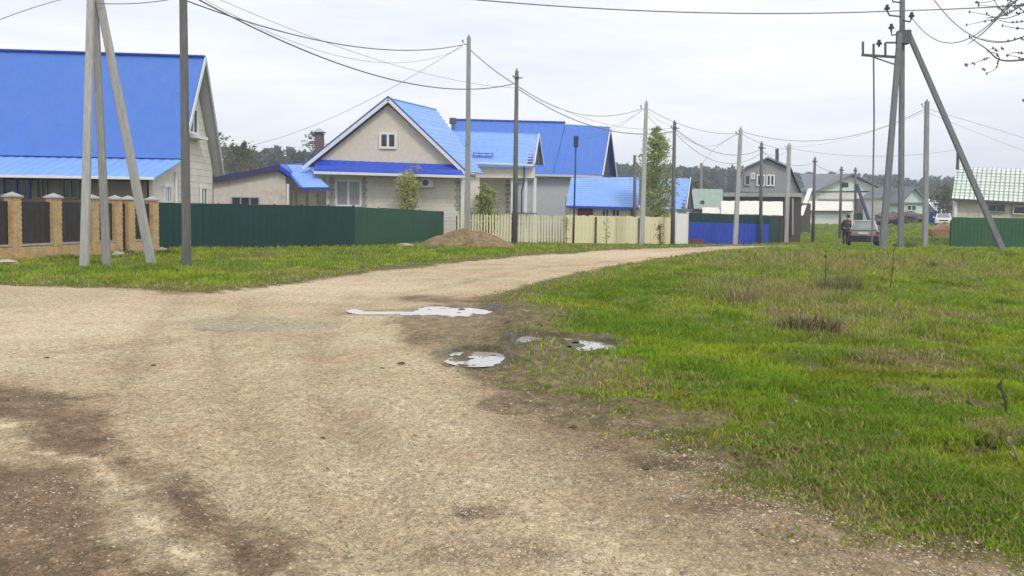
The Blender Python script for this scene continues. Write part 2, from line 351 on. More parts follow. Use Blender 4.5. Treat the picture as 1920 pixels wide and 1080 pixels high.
def surf(X, Y):
    X = np.asarray(X, float); Y = np.asarray(Y, float)
    s = sdist(X, Y, ROAD)
    wob = (fbm(X * .9, Y * .9, 4, 3) - .5) * 1.3 + (fbm(X * 4, Y * 4, 3, 5) - .5) * .35
    s = s + wob * np.clip(.35 + np.abs(Y) * .012, 0, .8)
    near = 1 - sstep(40, 70, np.hypot(X, Y))
    wn = (fbm(X * 1.6, Y * 1.6, 4, 21) - .5)
    mud = np.clip(macc(X, Y, MUD, .55) * (1.1 + 1.6 * wn), 0, 1)
    bare = np.clip(macc(X, Y, BARE, .6) * (1.0 + 2.4 * (fbm(X * 3, Y * 3, 3, 33) - .5)), 0, 1)
    z = g0(X, Y)
    z = z + near * ((fbm(X * .35, Y * .35, 3, 1) - .5) * .10 + (fbm(X * 2.2, Y * 2.2, 3, 2) - .5) * .035)
    grassy = sstep(.2, -.6, s)
    z = z + near * grassy * ((fbm(X * 1.1, Y * 1.1, 4, 8) - .4) * .16)
    fine = sstep(14, 6, np.hypot(X, Y))
    z = z + fine * ((fbm(X * 9, Y * 9, 3, 40) - .5) * .028 + (fbm(X * 26, Y * 26, 2, 44) - .5) * .010)
    z = z + mud * ((fbm(X * 3.2, Y * 3.2, 4, 50) - .5) * .15)
    z = z - ruts(X, Y) * .022
    # shallow wheel ruts sweeping along the left foreground
    for k, (x0, x1) in enumerate(((-2.3, -1.25), (-1.55, -.55))):
        cx = x0 + (x1 - x0) * np.clip((7.0 - Y) / 3.6, -1, 2); d = np.abs(X - cx)
        z = z - .03 * np.exp(-(d / .16) ** 2) * sstep(9.5, 6, Y) * sstep(2, 3, Y) + .018 * np.exp(-((d - .3) / .1) ** 2) * sstep(9, 6, Y) * sstep(2, 3, Y)
    for key, es in PUD.items():
        pm = np.zeros(X.shape)
        for e in es: pm = np.maximum(pm, emask(X, Y, e, .28))
        z0 = gz(es[0][0], es[0][1])
        jag = (fbm(X * 6, Y * 6, 3, 70) - .5) * (.085 if key == 'road' else .11)
        z = z * (1 - pm) + (z0 - .045 + jag) * pm
    return z, s, mud, bare
print('ground')
th = np.concatenate([np.linspace(-180, -46, 60, endpoint=False), np.linspace(-46, 46, 760, endpoint=False), np.linspace(46, 180, 60, endpoint=False)])
rr_ = np.concatenate([[.4, .9, 1.5, 2.1], np.geomspace(2.6, 70, 560), np.geomspace(72, 1500, 60)])
TH, RR = np.meshgrid(np.radians(th), rr_)
GX = (RR * np.sin(TH)).ravel(); GYY = (RR * np.cos(TH)).ravel()
gzv, gs, gm, gb = surf(GX, GYY)
nth, nr = len(th), len(rr_)
idx = np.arange(nth * nr).reshape(nr, nth)
q = np.stack([idx[:-1], np.roll(idx, -1, 1)[:-1], np.roll(idx, -1, 1)[1:], idx[1:]], -1).reshape(-1, 4)[:, ::-1]
isroad = (gs[q].mean(1) > 0)
GV = np.stack([GX, GYY, gzv], 1)
def ground_mat():
    m = bpy.data.materials.new('gravel_and_soil'); m.use_nodes = True; t = m.node_tree; b = t.nodes['Principled BSDF']; l = t.links.new
    N = t.nodes.new
    tcn = N('ShaderNodeTexCoord'); co = tcn.outputs['Object']
    def noise(s, d=4, r=.6):
        n = N('ShaderNodeTexNoise'); n.inputs['Scale'].default_value = s; n.inputs['Detail'].default_value = d; n.inputs['Roughness'].default_value = r; l(co, n.inputs['Vector']); return n.outputs[0]
    def ramp(src, stops):
        n = N('ShaderNodeValToRGB'); e = n.color_ramp.elements
        while len(e) < len(stops): e.new(.5)
        for x, (p, c) in zip(e, stops): x.position = p; x.color = (c if len(c) == 4 else tuple(c) + (1,))
        l(src, n.inputs[0]); return n.outputs[0]
    def mix(f, a, c, mode='MIX'):
        n = N('ShaderNodeMix'); n.data_type = 'RGBA'; n.blend_type = mode
        for k, x in ((0, f), (6, a), (7, c)):
            if isinstance(x, (float, int)): n.inputs[k].default_value = x
            elif isinstance(x, tuple): n.inputs[k].default_value = x + (1,)
            else: l(x, n.inputs[k])
        return n.outputs[2]
    def at(nm):
        a = N('ShaderNodeAttribute'); a.attribute_name = nm; return a.outputs['Fac']
    def math_(op, a, c):
        n = N('ShaderNodeMath'); n.operation = op
        for k, x in ((0, a), (1, c)):
            if isinstance(x, (float, int)): n.inputs[k].default_value = x
            else: l(x, n.inputs[k])
        return n.outputs[0]
    B = lambda v: (v, v, v)
    base = ramp(noise(.8, 6), [(.3, (.41, .33, .19)), (.5, (.49, .40, .245)), (.7, (.57, .475, .31))])
    pink = ramp(noise(.45, 5, .7), [(.45, B(0)), (.65, B(1))])
    base = mix(math_('MULTIPLY', pink, .55), base, (.53, .375, .24))
    base = mix(math_('MULTIPLY', at('pale'), .6), base, (.70, .55, .375))
    base = mix(math_('MULTIPLY', at('brown'), .92), base, ramp(noise(2.5, 6), [(.3, (.11, .068, .038)), (.55, (.185, .12, .07)), (.72, (.29, .20, .125))]))
    base = mix(math_('MULTIPLY', at('wet'), .75), base, (.36, .32, .22))
    # chips of stone
    vo = N('ShaderNodeTexVoronoi'); vo.inputs['Scale'].default_value = 34; l(co, vo.inputs['Vector'])
    vc = N('ShaderNodeSeparateColor'); l(vo.outputs['Color'], vc.inputs[0])
    chip = ramp(vc.outputs[0], [(.78, B(0)), (.84, B(1))])
    chipm = math_('MULTIPLY', chip, ramp(vo.outputs['Distance'], [(.30, B(1)), (.48, B(0))]))
    base = mix(math_('MULTIPLY', math_('MULTIPLY', chipm, .5), math_('SUBTRACT', 1.0, math_('MULTIPLY', at('brown'), .7))), base, ramp(vc.outputs[1], [(.2, (.50, .42, .29)), (.9, (.74, .66, .52))]))
    dk = ramp(vc.outputs[2], [(.86, B(0)), (.9, B(1))])
    base = mix(math_('MULTIPLY', dk, .35), base, (.20, .14, .08))
    base = mix(.52, base, ramp(noise(48, 4, .75), [(.32, B(.08)), (.5, B(.52)), (.66, B(1.0))]), 'OVERLAY')
    base = mix(.5, base, ramp(noise(15, 4, .7), [(.32, B(.2)), (.5, B(.5)), (.7, B(.85))]), 'OVERLAY')
    red = ramp(noise(1.3, 5, .65), [(.52, B(0)), (.66, B(1))]); base = mix(math_('MULTIPLY', red, .3), base, (.37, .225, .125))
    soil = ramp(noise(6, 7, .75), [(.3, (.06, .045, .018)), (.55, (.17, .13, .055)), (.75, (.27, .21, .10))])
    turf = ramp(noise(1.4, 7, .7), [(.3, (.06, .085, .012)), (.5, (.12, .14, .025)), (.72, (.22, .18, .07))])
    turf = mix(.4, turf, ramp(noise(30, 3, .7), [(.3, B(.25)), (.7, B(.9))]), 'OVERLAY')
    turf = mix(ramp(math_('ADD', at('bare'), math_('MULTIPLY', math_('SUBTRACT', noise(9, 4), .5), .8)), [(.3, B(0)), (.6, B(1))]), turf, soil)
    sdn = math_('ADD', at('sd'), math_('MULTIPLY', math_('SUBTRACT', noise(3.5, 6, .75), .5), 1.3))
    edge = ramp(math_('ADD', math_('MULTIPLY', sdn, .5), .5), [(.38, B(0)), (.56, B(1))])
    margin = ramp(math_('ADD', math_('MULTIPLY', sdn, .5), .5), [(.0, B(0)), (.34, B(1))])
    turf = mix(math_('MULTIPLY', margin, .85), turf, ramp(noise(6, 5, .7), [(.3, (.06, .055, .018)), (.5, (.12, .10, .038)), (.7, (.22, .165, .085))]))
    colr = mix(edge, turf, base)
    mudc = ramp(noise(6, 8, .8), [(.32, (.06, .043, .022)), (.5, (.17, .125, .065)), (.66, (.36, .28, .17))])
    mf = ramp(math_('ADD', at('mud'), math_('MULTIPLY', math_('SUBTRACT', noise(7, 5, .7), .5), .9)), [(.35, B(0)), (.7, B(1))])
    colr = mix(math_('MULTIPLY', mf, .75), colr, mudc)
    dmp = ramp(math_('ADD', at('damp'), math_('MULTIPLY', math_('SUBTRACT', noise(8, 4), .5), .7)), [(.3, B(0)), (.75, B(1))])
    colr = mix(math_('MULTIPLY', dmp, .75), colr, (.45, .42, .38), 'MULTIPLY')
    l(colr, b.inputs['Base Color'])
    rg = ramp(math_('MAXIMUM', math_('MULTIPLY', at('mud'), .5), dmp), [(.3, B(.92)), (1, B(.4))]); l(rg, b.inputs['Roughness']); b.inputs['Specular IOR Level'].default_value = .25
    h = math_('ADD', math_('MULTIPLY', noise(45, 4, .7), .6), math_('MULTIPLY', chipm, .5))
    h = math_('ADD', h, math_('MULTIPLY', noise(8, 4, .6), 1.2))
    bp = N('ShaderNodeBump'); bp.inputs['Strength'].default_value = 1.0; bp.inputs['Distance'].default_value = .035; l(h, bp.inputs['Height']); l(bp.outputs[0], b.inputs['Normal'])
    return m
GM = ground_mat()
brown_v = np.clip(macc(GX, GYY, BROWN, .55) * (.75 + 2.0 * (fbm(GX * 2.2, GYY * 1.2, 4, 91) - .5)), 0, 1)
for bp_ in BROWN_POLY: brown_v = np.maximum(brown_v, poly_soft(GX, GYY, bp_, .28) * (1.2 + .9 * (fbm(GX * 3, GYY * 3, 3, 97) - .5) + 1.1 * (fbm(GX * 14, GYY * 14, 3, 197) - .5)))
stk = line_mask(GX, GYY, STREAK, .07) * sstep(.38, .6, fbm(GX * 5, GYY * 5, 3, 96)); brown_v = brown_v * (1 - .9 * stk)
brown_v = np.maximum(brown_v, ruts(GX, GYY) * .33)
edge_b = .85 * sstep(1.3, .1, gs) * sstep(13, 9, GYY) * sstep(-.6, .2, GX) * (.8 + 1.1 * (fbm(GX * 3, GYY * 3, 4, 98) - .4)); brown_v = np.clip(np.maximum(brown_v, edge_b), 0, 1)
pale_v = np.clip(np.maximum(macc(GX, GYY, PALE, .8), stk), 0, 1); wet_v = macc(GX, GYY, WET, .25)
damp_v = np.zeros(GX.shape)
for es in PUD.values():
    for e in es: damp_v = np.maximum(damp_v, emask(GX, GYY, (e[0], e[1], e[2] * 1.25 + .12, e[3] * 1.3 + .15), .5))
for nm, sel in (('road', isroad), ('ground', ~isroad)):
    F = q[sel]; used = np.unique(F); remap = np.zeros(len(GV), np.int64); remap[used] = np.arange(len(used))
    me = np_mesh(nm, GV[used], remap[F], GM, smooth=True)
    for an, arr in (('sd', gs), ('mud', gm), ('bare', gb), ('brown', brown_v), ('pale', pale_v), ('wet', wet_v), ('damp', damp_v)):
        a = me.attributes.new(an, 'FLOAT', 'POINT'); a.data.foreach_set('value', arr[used].astype(np.float32))
    o = bpy.data.objects.new(nm, me); COL.objects.link(o)
    setp(o, 'pale gravel village road with a junction and worn damp ruts' if nm == 'road' else 'grassy rough ground beside the gravel road', kind='structure')
# puddles
wm2 = mat('sky_white_shallow_water', (.62, .60, .56), .30, .12, 3, .35, 14, spec=.6)  # pale rough base stands in for a white sky reflection
wm = bpy.data.materials.new('puddle_water'); wm.use_nodes = True; b = wm.node_tree.nodes['Principled BSDF']
b.inputs['Base Color'].default_value = (.52, .50, .46, 1); b.inputs['Roughness'].default_value = .16; b.inputs['IOR'].default_value = 1.33; b.inputs['Specular IOR Level'].default_value = 1.0
b.inputs['Coat Weight'].default_value = 1.0; b.inputs['Coat Roughness'].default_value = .02; b.inputs['Coat IOR'].default_value = 1.6
_t = wm.node_tree; _n = _t.nodes.new('ShaderNodeTexNoise'); _n.inputs['Scale'].default_value = 22; _n.inputs['Detail'].default_value = 3
_c = _t.nodes.new('ShaderNodeTexCoord'); _t.links.new(_c.outputs['Object'], _n.inputs['Vector']); _b = _t.nodes.new('ShaderNodeBump'); _b.inputs['Strength'].default_value = 1.0; _b.inputs['Distance'].default_value = .03
_t.links.new(_n.outputs[0], _b.inputs['Height']); _t.links.new(_b.outputs[0], b.inputs['Normal'])
plab = {'road': 'long thin puddle lying across the gravel road bend', 'mud_near': 'small forked puddle in the mud nearest the camera',
        'mud_mid': 'small round puddle between the two other muddy puddles', 'mud_right': 'narrow puddle at the edge of the green grass'}
for key, es in PUD.items():
    x0 = min(e[0] - e[2] * 1.3 for e in es); x1 = max(e[0] + e[2] * 1.3 for e in es); y0 = min(e[1] - e[3] * 1.3 for e in es); y1 = max(e[1] + e[3] * 1.3 for e in es)
    z0 = gz(es[0][0], es[0][1]) - .026
    mb = MB(); cx, cy = (x0 + x1) / 2, (y0 + y1) / 2
    pts = [(cx + (x1 - x0) / 2 * math.cos(a) , cy + (y1 - y0) / 2 * math.sin(a), z0) for a in [k * math.pi / 14 for k in range(28)]]
    mb.add(pts, [tuple(range(28))]); o = single('puddle', mb, wm2 if key == 'road' else wm, plab[key], None, (cx, cy, z0), kind='structure')

# ------------------------------------------------------------------ grass, gravel
print('grass')
def grass_pts(n, px0, px1, py0, py1):
    px = RNG.uniform(px0, px1, n); py = RNG.uniform(py0, py1, n)
    Y = CAM_H * FPX / (py - 398); X = (px - 960) / FPX * Y
    return X, Y
def make_grass(name, X, Y, label, hbase=.042, dryb=0.05):
    z, s, mud, bare = surf(X, Y)
    pn = fbm(X * .55, Y * .55, 4, 61); pn2 = fbm(X * 3.1, Y * 3.1, 3, 65)
    dens = (sstep(.35, -1.5, s + (pn2 - .5) * 1.6)) ** 1.5 * (1 - .86 * np.clip(mud * 1.2, 0, 1)) * (1 - .9 * bare) * (1 - .75 * sstep(.64, .74, fbm(X * 1.7, Y * 1.7, 4, 83))) * (.55 + .45 * sstep(.3, .55, pn2))
    water = np.zeros(X.shape)
    for es in PUD.values():
        for e in es: water = np.maximum(water, emask(X, Y, e, .2))
    keep = (RNG.uniform(0, 1, len(X)) < dens) & (water < .1)
    X, Y, z, s, pn, pn2 = [a[keep] for a in (X, Y, z, s, pn, pn2)]
    n = len(X); d = np.hypot(X, Y)
    dry = np.clip(macc(X, Y, DRY, .8) * .75 + sstep(-2.0, -.2, s) * .6 + (pn - .5) * .9 + dryb, 0, 1)
    h = hbase * (1 + .045 * d) * RNG.uniform(.45, 1.35, n) * (.6 + .9 * pn2) * (1 - .45 * sstep(-1.5, 0, s))
    h = h * (1 + 1.1 * macc(X, Y, DRY, .8) * (RNG.uniform(0, 1, n) < .3))
    wd = .0035 * (1 + .16 * d) * RNG.uniform(.6, 1.3, n)
    a = RNG.uniform(0, 2 * np.pi, n); lean = RNG.uniform(.1, .9, n) * h; la = RNG.uniform(0, 2 * np.pi, n)
    c = np.stack([X, Y, z - .005], 1); dx = np.stack([np.cos(a), np.sin(a), 0 * a], 1) * wd[:, None]
    tip = c + np.stack([np.cos(la) * lean, np.sin(la) * lean, h], 1)
    mid = c + np.stack([np.cos(la) * lean * .25, np.sin(la) * lean * .25, h * .55], 1)
    V = np.stack([c - dx, c + dx, mid + dx * .75, tip, mid - dx * .75], 1).reshape(-1, 3)
    base = np.arange(n)[:, None] * 5
    F = np.concatenate([base + np.array([[0, 1, 2]]), base + np.array([[0, 2, 4]]), base + np.array([[4, 2, 3]])])
    g1 = np.array([.30, .38, .022]); g2 = np.array([.19, .31, .02]); dr = np.array([.44, .37, .16]); yl = np.array([.38, .40, .05])
    k = RNG.uniform(0, 1, n); pg = sstep(.35, .65, fbm(X * .9, Y * .9, 3, 77))
    cc = g1 * pg[:, None] + g2 * (1 - pg[:, None])
    blot = fbm(X * 2.3, Y * 2.3, 4, 141); cc = cc * (.72 + .5 * sstep(.32, .62, blot))[:, None]
    brn = sstep(.64, .80, fbm(X * 1.1, Y * 1.6, 4, 143)); dry = np.clip(dry + brn * .8, 0, 1)
    lu = (macc(X, Y, LUSH, .7) * .75)[:, None]; cc = cc * (1 - lu) + np.array([.14, .27, .015]) * lu
    cc = cc * (1 - .4 * (k > .7)[:, None]) + yl * (.4 * (k > .7)[:, None])
    isd = (RNG.uniform(0, 1, n) < dry * .75)[:, None]; cc = np.where(isd, dr * RNG.uniform(.55, 1.15, (n, 1)), cc) * RNG.uniform(.75, 1.25, (n, 1))
    C = np.repeat(cc, 5, 0)
    me = np_mesh(name, V, F, M['grass'], C); o = bpy.data.objects.new(name, me); COL.objects.link(o); setp(o, label, None, kind='stuff')
    print(name, n)
Xa, Ya = grass_pts(430000, 820, 2050, 462, 1120)
Xb, Yb = grass_pts(90000, 1200, 2050, 452, 560)
make_grass('grass', np.concatenate([Xa, Xb]), np.concatenate([Ya, Yb]), 'short spring grass with dry patches right of the road')
Xc, Yc = grass_pts(120000, -120, 1300, 457, 560)
make_grass('grass', Xc, Yc, 'bright green grass verge between the road and fences')
# far grass beyond the bend (real height of ground differs: sample in the place)
Yd = RNG.uniform(48, 135, 60000); Xd = Yd * RNG.uniform(.30, .62, 60000)
make_grass('grass', Xd, Yd, 'rough grass field in front of the distant garages', .03, .15)

def chips(name, n, label):
    py = RNG.uniform(640, 1110, n); px = RNG.uniform(-60, 1980, n)
    Y = CAM_H * FPX / (py - 398); X = (px - 960) / FPX * Y
    z, s, mud, bare = surf(X, Y)
    cl = fbm(X * 1.6, Y * 1.6, 3, 99); bz = np.zeros(n)
    for bp_ in BROWN_POLY: bz = np.maximum(bz, poly_soft(X, Y, bp_))
    keep = (s > -.35) & (RNG.uniform(0, 1, n) < (.25 + .75 * sstep(.45, .62, cl)) * (1 - .8 * bz)); X, Y, z = X[keep], Y[keep], z[keep]; n = len(X)
    s_ = RNG.uniform(.003, .009, n) * np.where(RNG.uniform(0, 1, n) > .98, 2.0, 1)
    base = np.array([(1, 0, 0), (.3, .9, 0), (-.8, .6, 0), (-.9, -.5, 0), (.2, -1, 0), (.35, .1, .8), (-.4, 0, .7)])
    F0 = np.array([(0, 1, 5), (1, 2, 5), (2, 6, 5), (2, 3, 6), (3, 4, 6), (4, 5, 6), (4, 0, 5)])
    a = RNG.uniform(0, 6.28, n); ca, sa = np.cos(a), np.sin(a)
    b = base[None] * RNG.uniform(.7, 1.3, (n, 7, 3)) * s_[:, None, None]
    V = np.stack([b[..., 0] * ca[:, None] - b[..., 1] * sa[:, None], b[..., 0] * sa[:, None] + b[..., 1] * ca[:, None], b[..., 2] * .8], -1) + np.stack([X, Y, z - .001], 1)[:, None]
    F = (np.arange(n)[:, None, None] * 7 + F0[None]).reshape(-1, 3)
    c = np.where(RNG.uniform(0, 1, (n, 1)) < .6, np.array([.46, .39, .28]), np.array([.34, .25, .17])) * RNG.uniform(.55, 1.2, (n, 1))
    me = np_mesh(name, V.reshape(-1, 3), F, M['pebble'], np.repeat(c, 7, 0)); o = bpy.data.objects.new(name, me); COL.objects.link(o); setp(o, label, kind='stuff')
chips('gravel', 70000, 'loose pale limestone chips scattered over the road')

# ------------------------------------------------------------------ generic builders
X_, Y_, Z_ = Vector((1, 0, 0)), Vector((0, 1, 0)), Vector((0, 0, 1))
def tile_fn(step=.35, rib=.23, a=.022, b=.012):
    return lambda u, v: -a * ((v % step) / step) + b * math.cos(u / rib * 2 * math.pi)
def rib_fn(rib=.3, b=.02):
    return lambda u, v: b * (1 if (u % rib) / rib < .35 else 0)
def roof_part(root, a, b, c, d, m, step=.35, rib=.46, name='roof', label=None, th=.05, tile=True, parent=None, amp=.025):
    Wd = (Vector(b) - Vector(a)).length; H = (Vector(d) - Vector(a)).length; mb = MB()
    if tile: mb.sheet(a, b, c, d, min(90, max(1, int(Wd / rib * 2))), max(1, min(60, int(H / step * 2))), lambda u, v: (-.055 if int(round(v / (step / 2))) % 2 else 0) + .008 * math.cos(u / rib * 2 * math.pi), th)
    else: mb.sheet(a, b, c, d, max(1, min(160, int(Wd / rib * 2))), 2, lambda u, v: (amp if int(round(u / (rib / 2))) % 2 else 0), th)
    return part(root, name, mb, m, parent, label)
def window(root, a, b, top, n, m='glass', bars=(.5,), fw=.07, hbar=None, frame='white', parent=None, label=None):
    # a,b bottom corners, top height vector, n outward normal
    a, b, n = Vector(a), Vector(b), Vector(n).normalized(); u = (b - a); Wd = u.length; u.normalize(); H = top
    ax = (u, n, Z_); c = (a + b) / 2 + Z_ * H / 2; mb = MB()
    mb.box(c + u * (-Wd / 2 + fw / 2) + n * .03, (fw / 2, .04, H / 2), ax); mb.box(c + u * (Wd / 2 - fw / 2) + n * .03, (fw / 2, .04, H / 2), ax)
    mb.box(c + Z_ * (H / 2 - fw / 2) + n * .03, (Wd / 2 - fw, .038, fw / 2), ax); mb.box(c - Z_ * (H / 2 - fw / 2) + n * .035, (Wd / 2 - fw, .05, fw / 2), ax)
    for k in bars: mb.box(c + u * (Wd * (k - .5)) + n * .028, (fw / 2, .036, H / 2 - fw), ax)
    if hbar: mb.box(c + Z_ * (H * (hbar - .5)) + n * .026, (Wd / 2 - fw, .03, fw / 2.5), ax)
    f = part(root, 'window', mb, M[frame], parent, label)
    pb = MB(); pb.box(c + n * .008, (Wd / 2 - fw * .6, .012, H / 2 - fw * .6), ax); part(root, 'pane', pb, M[m], f)
    return f
def win_px(root, x0, x1, y0, y1, Y, **k):
    a = P(x0, y1, Y); b = P(x1, y1, Y); t = P(x0, y0, Y); b.z = a.z
    return window(root, a, b, t.z - a.z, (0, -1, 0), **k)
def post_mesh(m, w_, h): return MB().box((0, 0, h / 2), (w_ / 2, w_ / 2, h / 2)).mesh('post', m)
def sheet_fence(name, A, B, h0, h1, nseg, m, label, group=None, z_off=0, extra=None):
    """profiled sheet fence: posts, rails and one panel per sheet"""
    A, B = Vector(A), Vector(B); r = thing(name, label, 'fence', A, group); d = (B - A); L_ = math.hypot(d.x, d.y); u = Vector((d.x, d.y, 0)).normalized()
    rz = math.atan2(u.y, u.x); n = Vector((u.y, -u.x, 0)); w_ = L_ / nseg
    if n.y > 0: n = -n
    cache = {}
    for i in range(nseg):
        t0 = i / nseg; p = A.lerp(B, t0); h = h0 + (h1 - h0) * (t0 + .5 / nseg)
        mb = MB(); nn = max(4, int(w_ / .1)) // 2 * 2
        q0 = p + n * (.006 * (i % 2)); q1 = A.lerp(B, (i + 1) / nseg) + u * .03 + n * (.006 * (i % 2))
        dz = RNG.uniform(-.016, .016)
        mb.sheet(q0 + Z_ * .03, q1 + Z_ * .03, q1 + Z_ * (h + dz), q0 + Z_ * (h + dz), nn * 2, 1, lambda U, V: .018 if int(round(U / w_ * nn * 2)) % 4 in (0, 1) else 0, .004)
        part(r, 'panel', mb, m)
    for i in range(0, nseg + 1, 2):
        p = A.lerp(B, i / nseg) - n * .06; part(r, 'post', MB().box(p + Z_ * .9, (.03, .03, .92)), m)
    for k in (.35, h0 - .3): part(r, 'rail', MB().beam(A - n * .03 + Z_ * k, B - n * .03 + Z_ * (k + h1 - h0), .03, .03), m)
    return r

# ------------------------------------------------------------------ brick pillar fence (left)
print('fence')
FA = G(25, 488); FB = G(286, 471.5)
fence = thing('brick_fence', 'ochre brick fence with capped pillars and dark sheet panels beside the left blue house', 'fence', FA)
fu = (FB - FA); fu.z = 0; fu.normalize(); fn_ = Vector((fu.y, -fu.x, 0)); 
AXF = (fu, fn_, Z_)
pils = [on_line(x, FA, FB, 470) for x in (-42, 25, 102, 173, 217, 241, 286)]
PW = .31; PH = 1.86
for p in pils: p.z = gz(p.x, p.y)
for p in pils:
    core = part(fence, 'pillar', MB().box(p + Z_ * (PH / 2), (PW / 2 - .012, PW / 2 - .012, PH / 2), AXF), M['mortar'])
    bb = MB(); nc = int(PH / .077)
    for c in range(nc):
        z = .04 + c * .077
        for side, (ax, ay) in enumerate(((fu, fn_), (fn_, fu))):
            for sg in (-1, 1):
                off = 0 if c % 2 else .06
                for k in (-1, 1):
                    L_ = PW / 2 - .006
                    cx = k * L_ / 2 + (off * .3 if k < 0 else off * .3)
                    cen = p + ax * (cx if abs(cx) + L_ / 2 < PW / 2 + .02 else k * L_ / 2) + ay * (sg * (PW / 2 - .002 + random.uniform(-.003, .004))) + Z_ * z
                    bb.box(cen, (L_ / 2 - .004, .012, .0325), (ax, ay, Z_))
    part(fence, 'bricks', bb, M['brick'], core, kind='stuff')
    cb = MB(); t = p + Z_ * PH; hw = PW / 2 + .05
    base = [t + fu * (i * hw) + fn_ * (j * hw) for i, j in ((-1, -1), (1, -1), (1, 1), (-1, 1))]
    cb.add(base + [b_ + Z_ * .05 for b_ in base] + [t + Z_ * .17], [(3, 2, 1, 0), (0, 1, 5, 4), (1, 2, 6, 5), (2, 3, 7, 6), (3, 0, 4, 7), (4, 5, 8), (5, 6, 8), (6, 7, 8), (7, 4, 8)])
    part(fence, 'cap', cb, M['cap'])
for i in range(len(pils) - 1):
    if i == 4: continue
    a, b_ = pils[i] + fu * PW / 2, pils[i + 1] - fu * PW / 2
    L_ = (b_ - a).length; c = (a + b_) / 2; hb = .42
    wl = part(fence, 'plinth', MB().box(c + Z_ * (hb / 2 - .05), (L_ / 2, .11, hb / 2 + .05), AXF), M['mortar'])
    bb = MB()
    for r_ in range(5):
        n = max(1, int(L_ / .26)); bl = L_ / n
        for k in range(n):
            for sg in (-1, 1): bb.box(a + fu * ((k + .5) * bl) + fn_ * (sg * .112) + Z_ * (.045 + r_ * .078), (bl / 2 - .006, .012 + random.uniform(0, .003), .033), AXF)
    part(fence, 'bricks', bb, M['brick'], wl, kind='stuff')
    part(fence, 'coping', MB().box(c + Z_ * (hb + .02), (L_ / 2, .15, .02), AXF), M['cap'])
    pb = MB(); pb.sheet(a + Z_ * (hb + .06), b_ + Z_ * (hb + .06), b_ + Z_ * 1.75, a + Z_ * 1.75, max(6, int(L_ / .1)), 1, lambda U, V: .015 if int(U / .1) % 2 else 0, .01)
    part(fence, 'panel', pb, M['dark_panel'])
a, b_ = pils[4] + fu * (PW / 2 - .02), pils[5] - fu * (PW / 2 - .02)
part(fence, 'wicket_gate', MB().box((a + b_) / 2 + Z_ * .9, ((b_ - a).length / 2 - .02, .02, .85), AXF), M['dark_panel'])

# rubble around the fence foot
for (x, y, s_, lb) in ((10, 496, .42, 'flat yellowish stone block at the left edge below the brick fence'), (222, 481, .20, 'tan broken stone between the second and third leaning poles'), (246, 479, .17, 'dark rough stone below the double brick pillar'),
                       (305, 473, .18, 'grey white rubble lump where the brick and green fences meet'), (760, 462, .35, 'flat pale slab on the grass left of the soil mound')):
    p = G(x, y); single('stone', MB().blob(p + Z_ * .05, (s_, s_ * .6, .08 if s_ > .3 else .11), 12, 8, .35, seed=x), M['stone'] if x != 246 else M['brownwood'], lb, 'stone', p)

# ------------------------------------------------------------------ green sheet fence
GA = G(299, 467); GB = G(664, 465); GC = G(848, 453.5)
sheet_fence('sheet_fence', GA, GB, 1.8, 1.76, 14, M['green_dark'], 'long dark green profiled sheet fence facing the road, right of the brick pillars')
sheet_fence('sheet_fence', GB, GC, 1.76, 1.8, 10, M['green_lit'], 'green sheet fence, lit side put into its colour, turning away from the corner toward the soil mound')
# ------------------------------------------------------------------ picket fence (yellow)
PA = GY(856, 45.2); PB = GY(1062, 45.6); PCn = GY(1264, 48)
pf = thing('picket_fence', 'cream yellow picket fence behind the soil mound and dark pole', 'fence', PA)
n = 38; pu = (PB - PA).normalized(); prz = math.atan2(pu.y, pu.x)
pk = MB().prism([(-.045, 0, 0), (.045, 0, 0), (.045, 0, 1.52), (0, 0, 1.58), (-.045, 0, 1.52)], (0, .022, 0)).mesh('picket', M['picket'])
for i in range(n):
    p = PA.lerp(PB, (i + .5) / n); o = shared(pf, 'picket', pk, p + Z_ * (.06 + random.uniform(-.02, .02)), prz, (1, 1, random.uniform(.97, 1.02)))
    o.rotation_euler.y = random.uniform(-.012, .012)
for z in (.4, 1.25): part(pf, 'rail', MB().beam(PA + Y_ * .05 + Z_ * z, PB + Y_ * .05 + Z_ * z, .05, .03), M['picket'])
for i in range(0, 5): part(pf, 'post', MB().box(PA.lerp(PB, i / 4) + Y_ * .1 + Z_ * .75, (.04, .04, .78)), M['brownwood'])
bf = thing('board_fence', 'cream yellow close boarded fence in front of the low blue roofed shed', 'fence', PB)
n = 30
bk = {}
bu = (PCn - PB); bl = bu.length / n; brz = math.atan2(bu.y, bu.x)
bd = MB().box((0, 0, .82), (bl / 2 - .004, .012, .80)).mesh('board', M['picket'])
for i in range(n):
    p = PB.lerp(PCn, (i + .5) / n); p.z = gz(p.x, p.y); shared(bf, 'board', bd, p + Z_ * random.uniform(-.01, .05) + Y_ * random.uniform(-.008, .008), brz)
for i in range(5): part(bf, 'post', MB().box(PB.lerp(PCn, (i + .3) / 5) - Y_ * .06 + Z_ * .72, (.05, .04, .85)), M['brownwood' if i in (1, 3) else 'picket'])
wp = thing('gate_panel', 'white ribbed gate panel between the yellow fence and blue gates', 'gate', GY(1276, 49))
a = GY(1266, 48.6); b_ = GY(1288, 49.4)
mb = MB(); mb.sheet(a + Z_ * .05, b_ + Z_ * .05, b_ + Z_ * 1.9, a + Z_ * 1.9, 12, 1, lambda U, V: .02 if int(U / .1) % 2 else 0, .02); part(wp, 'panel', mb, M['white'])
for q_ in (a, b_): part(wp, 'post', MB().box(q_ + Z_ * 1.0, (.06, .06, 1.0)), M['offwhite'])
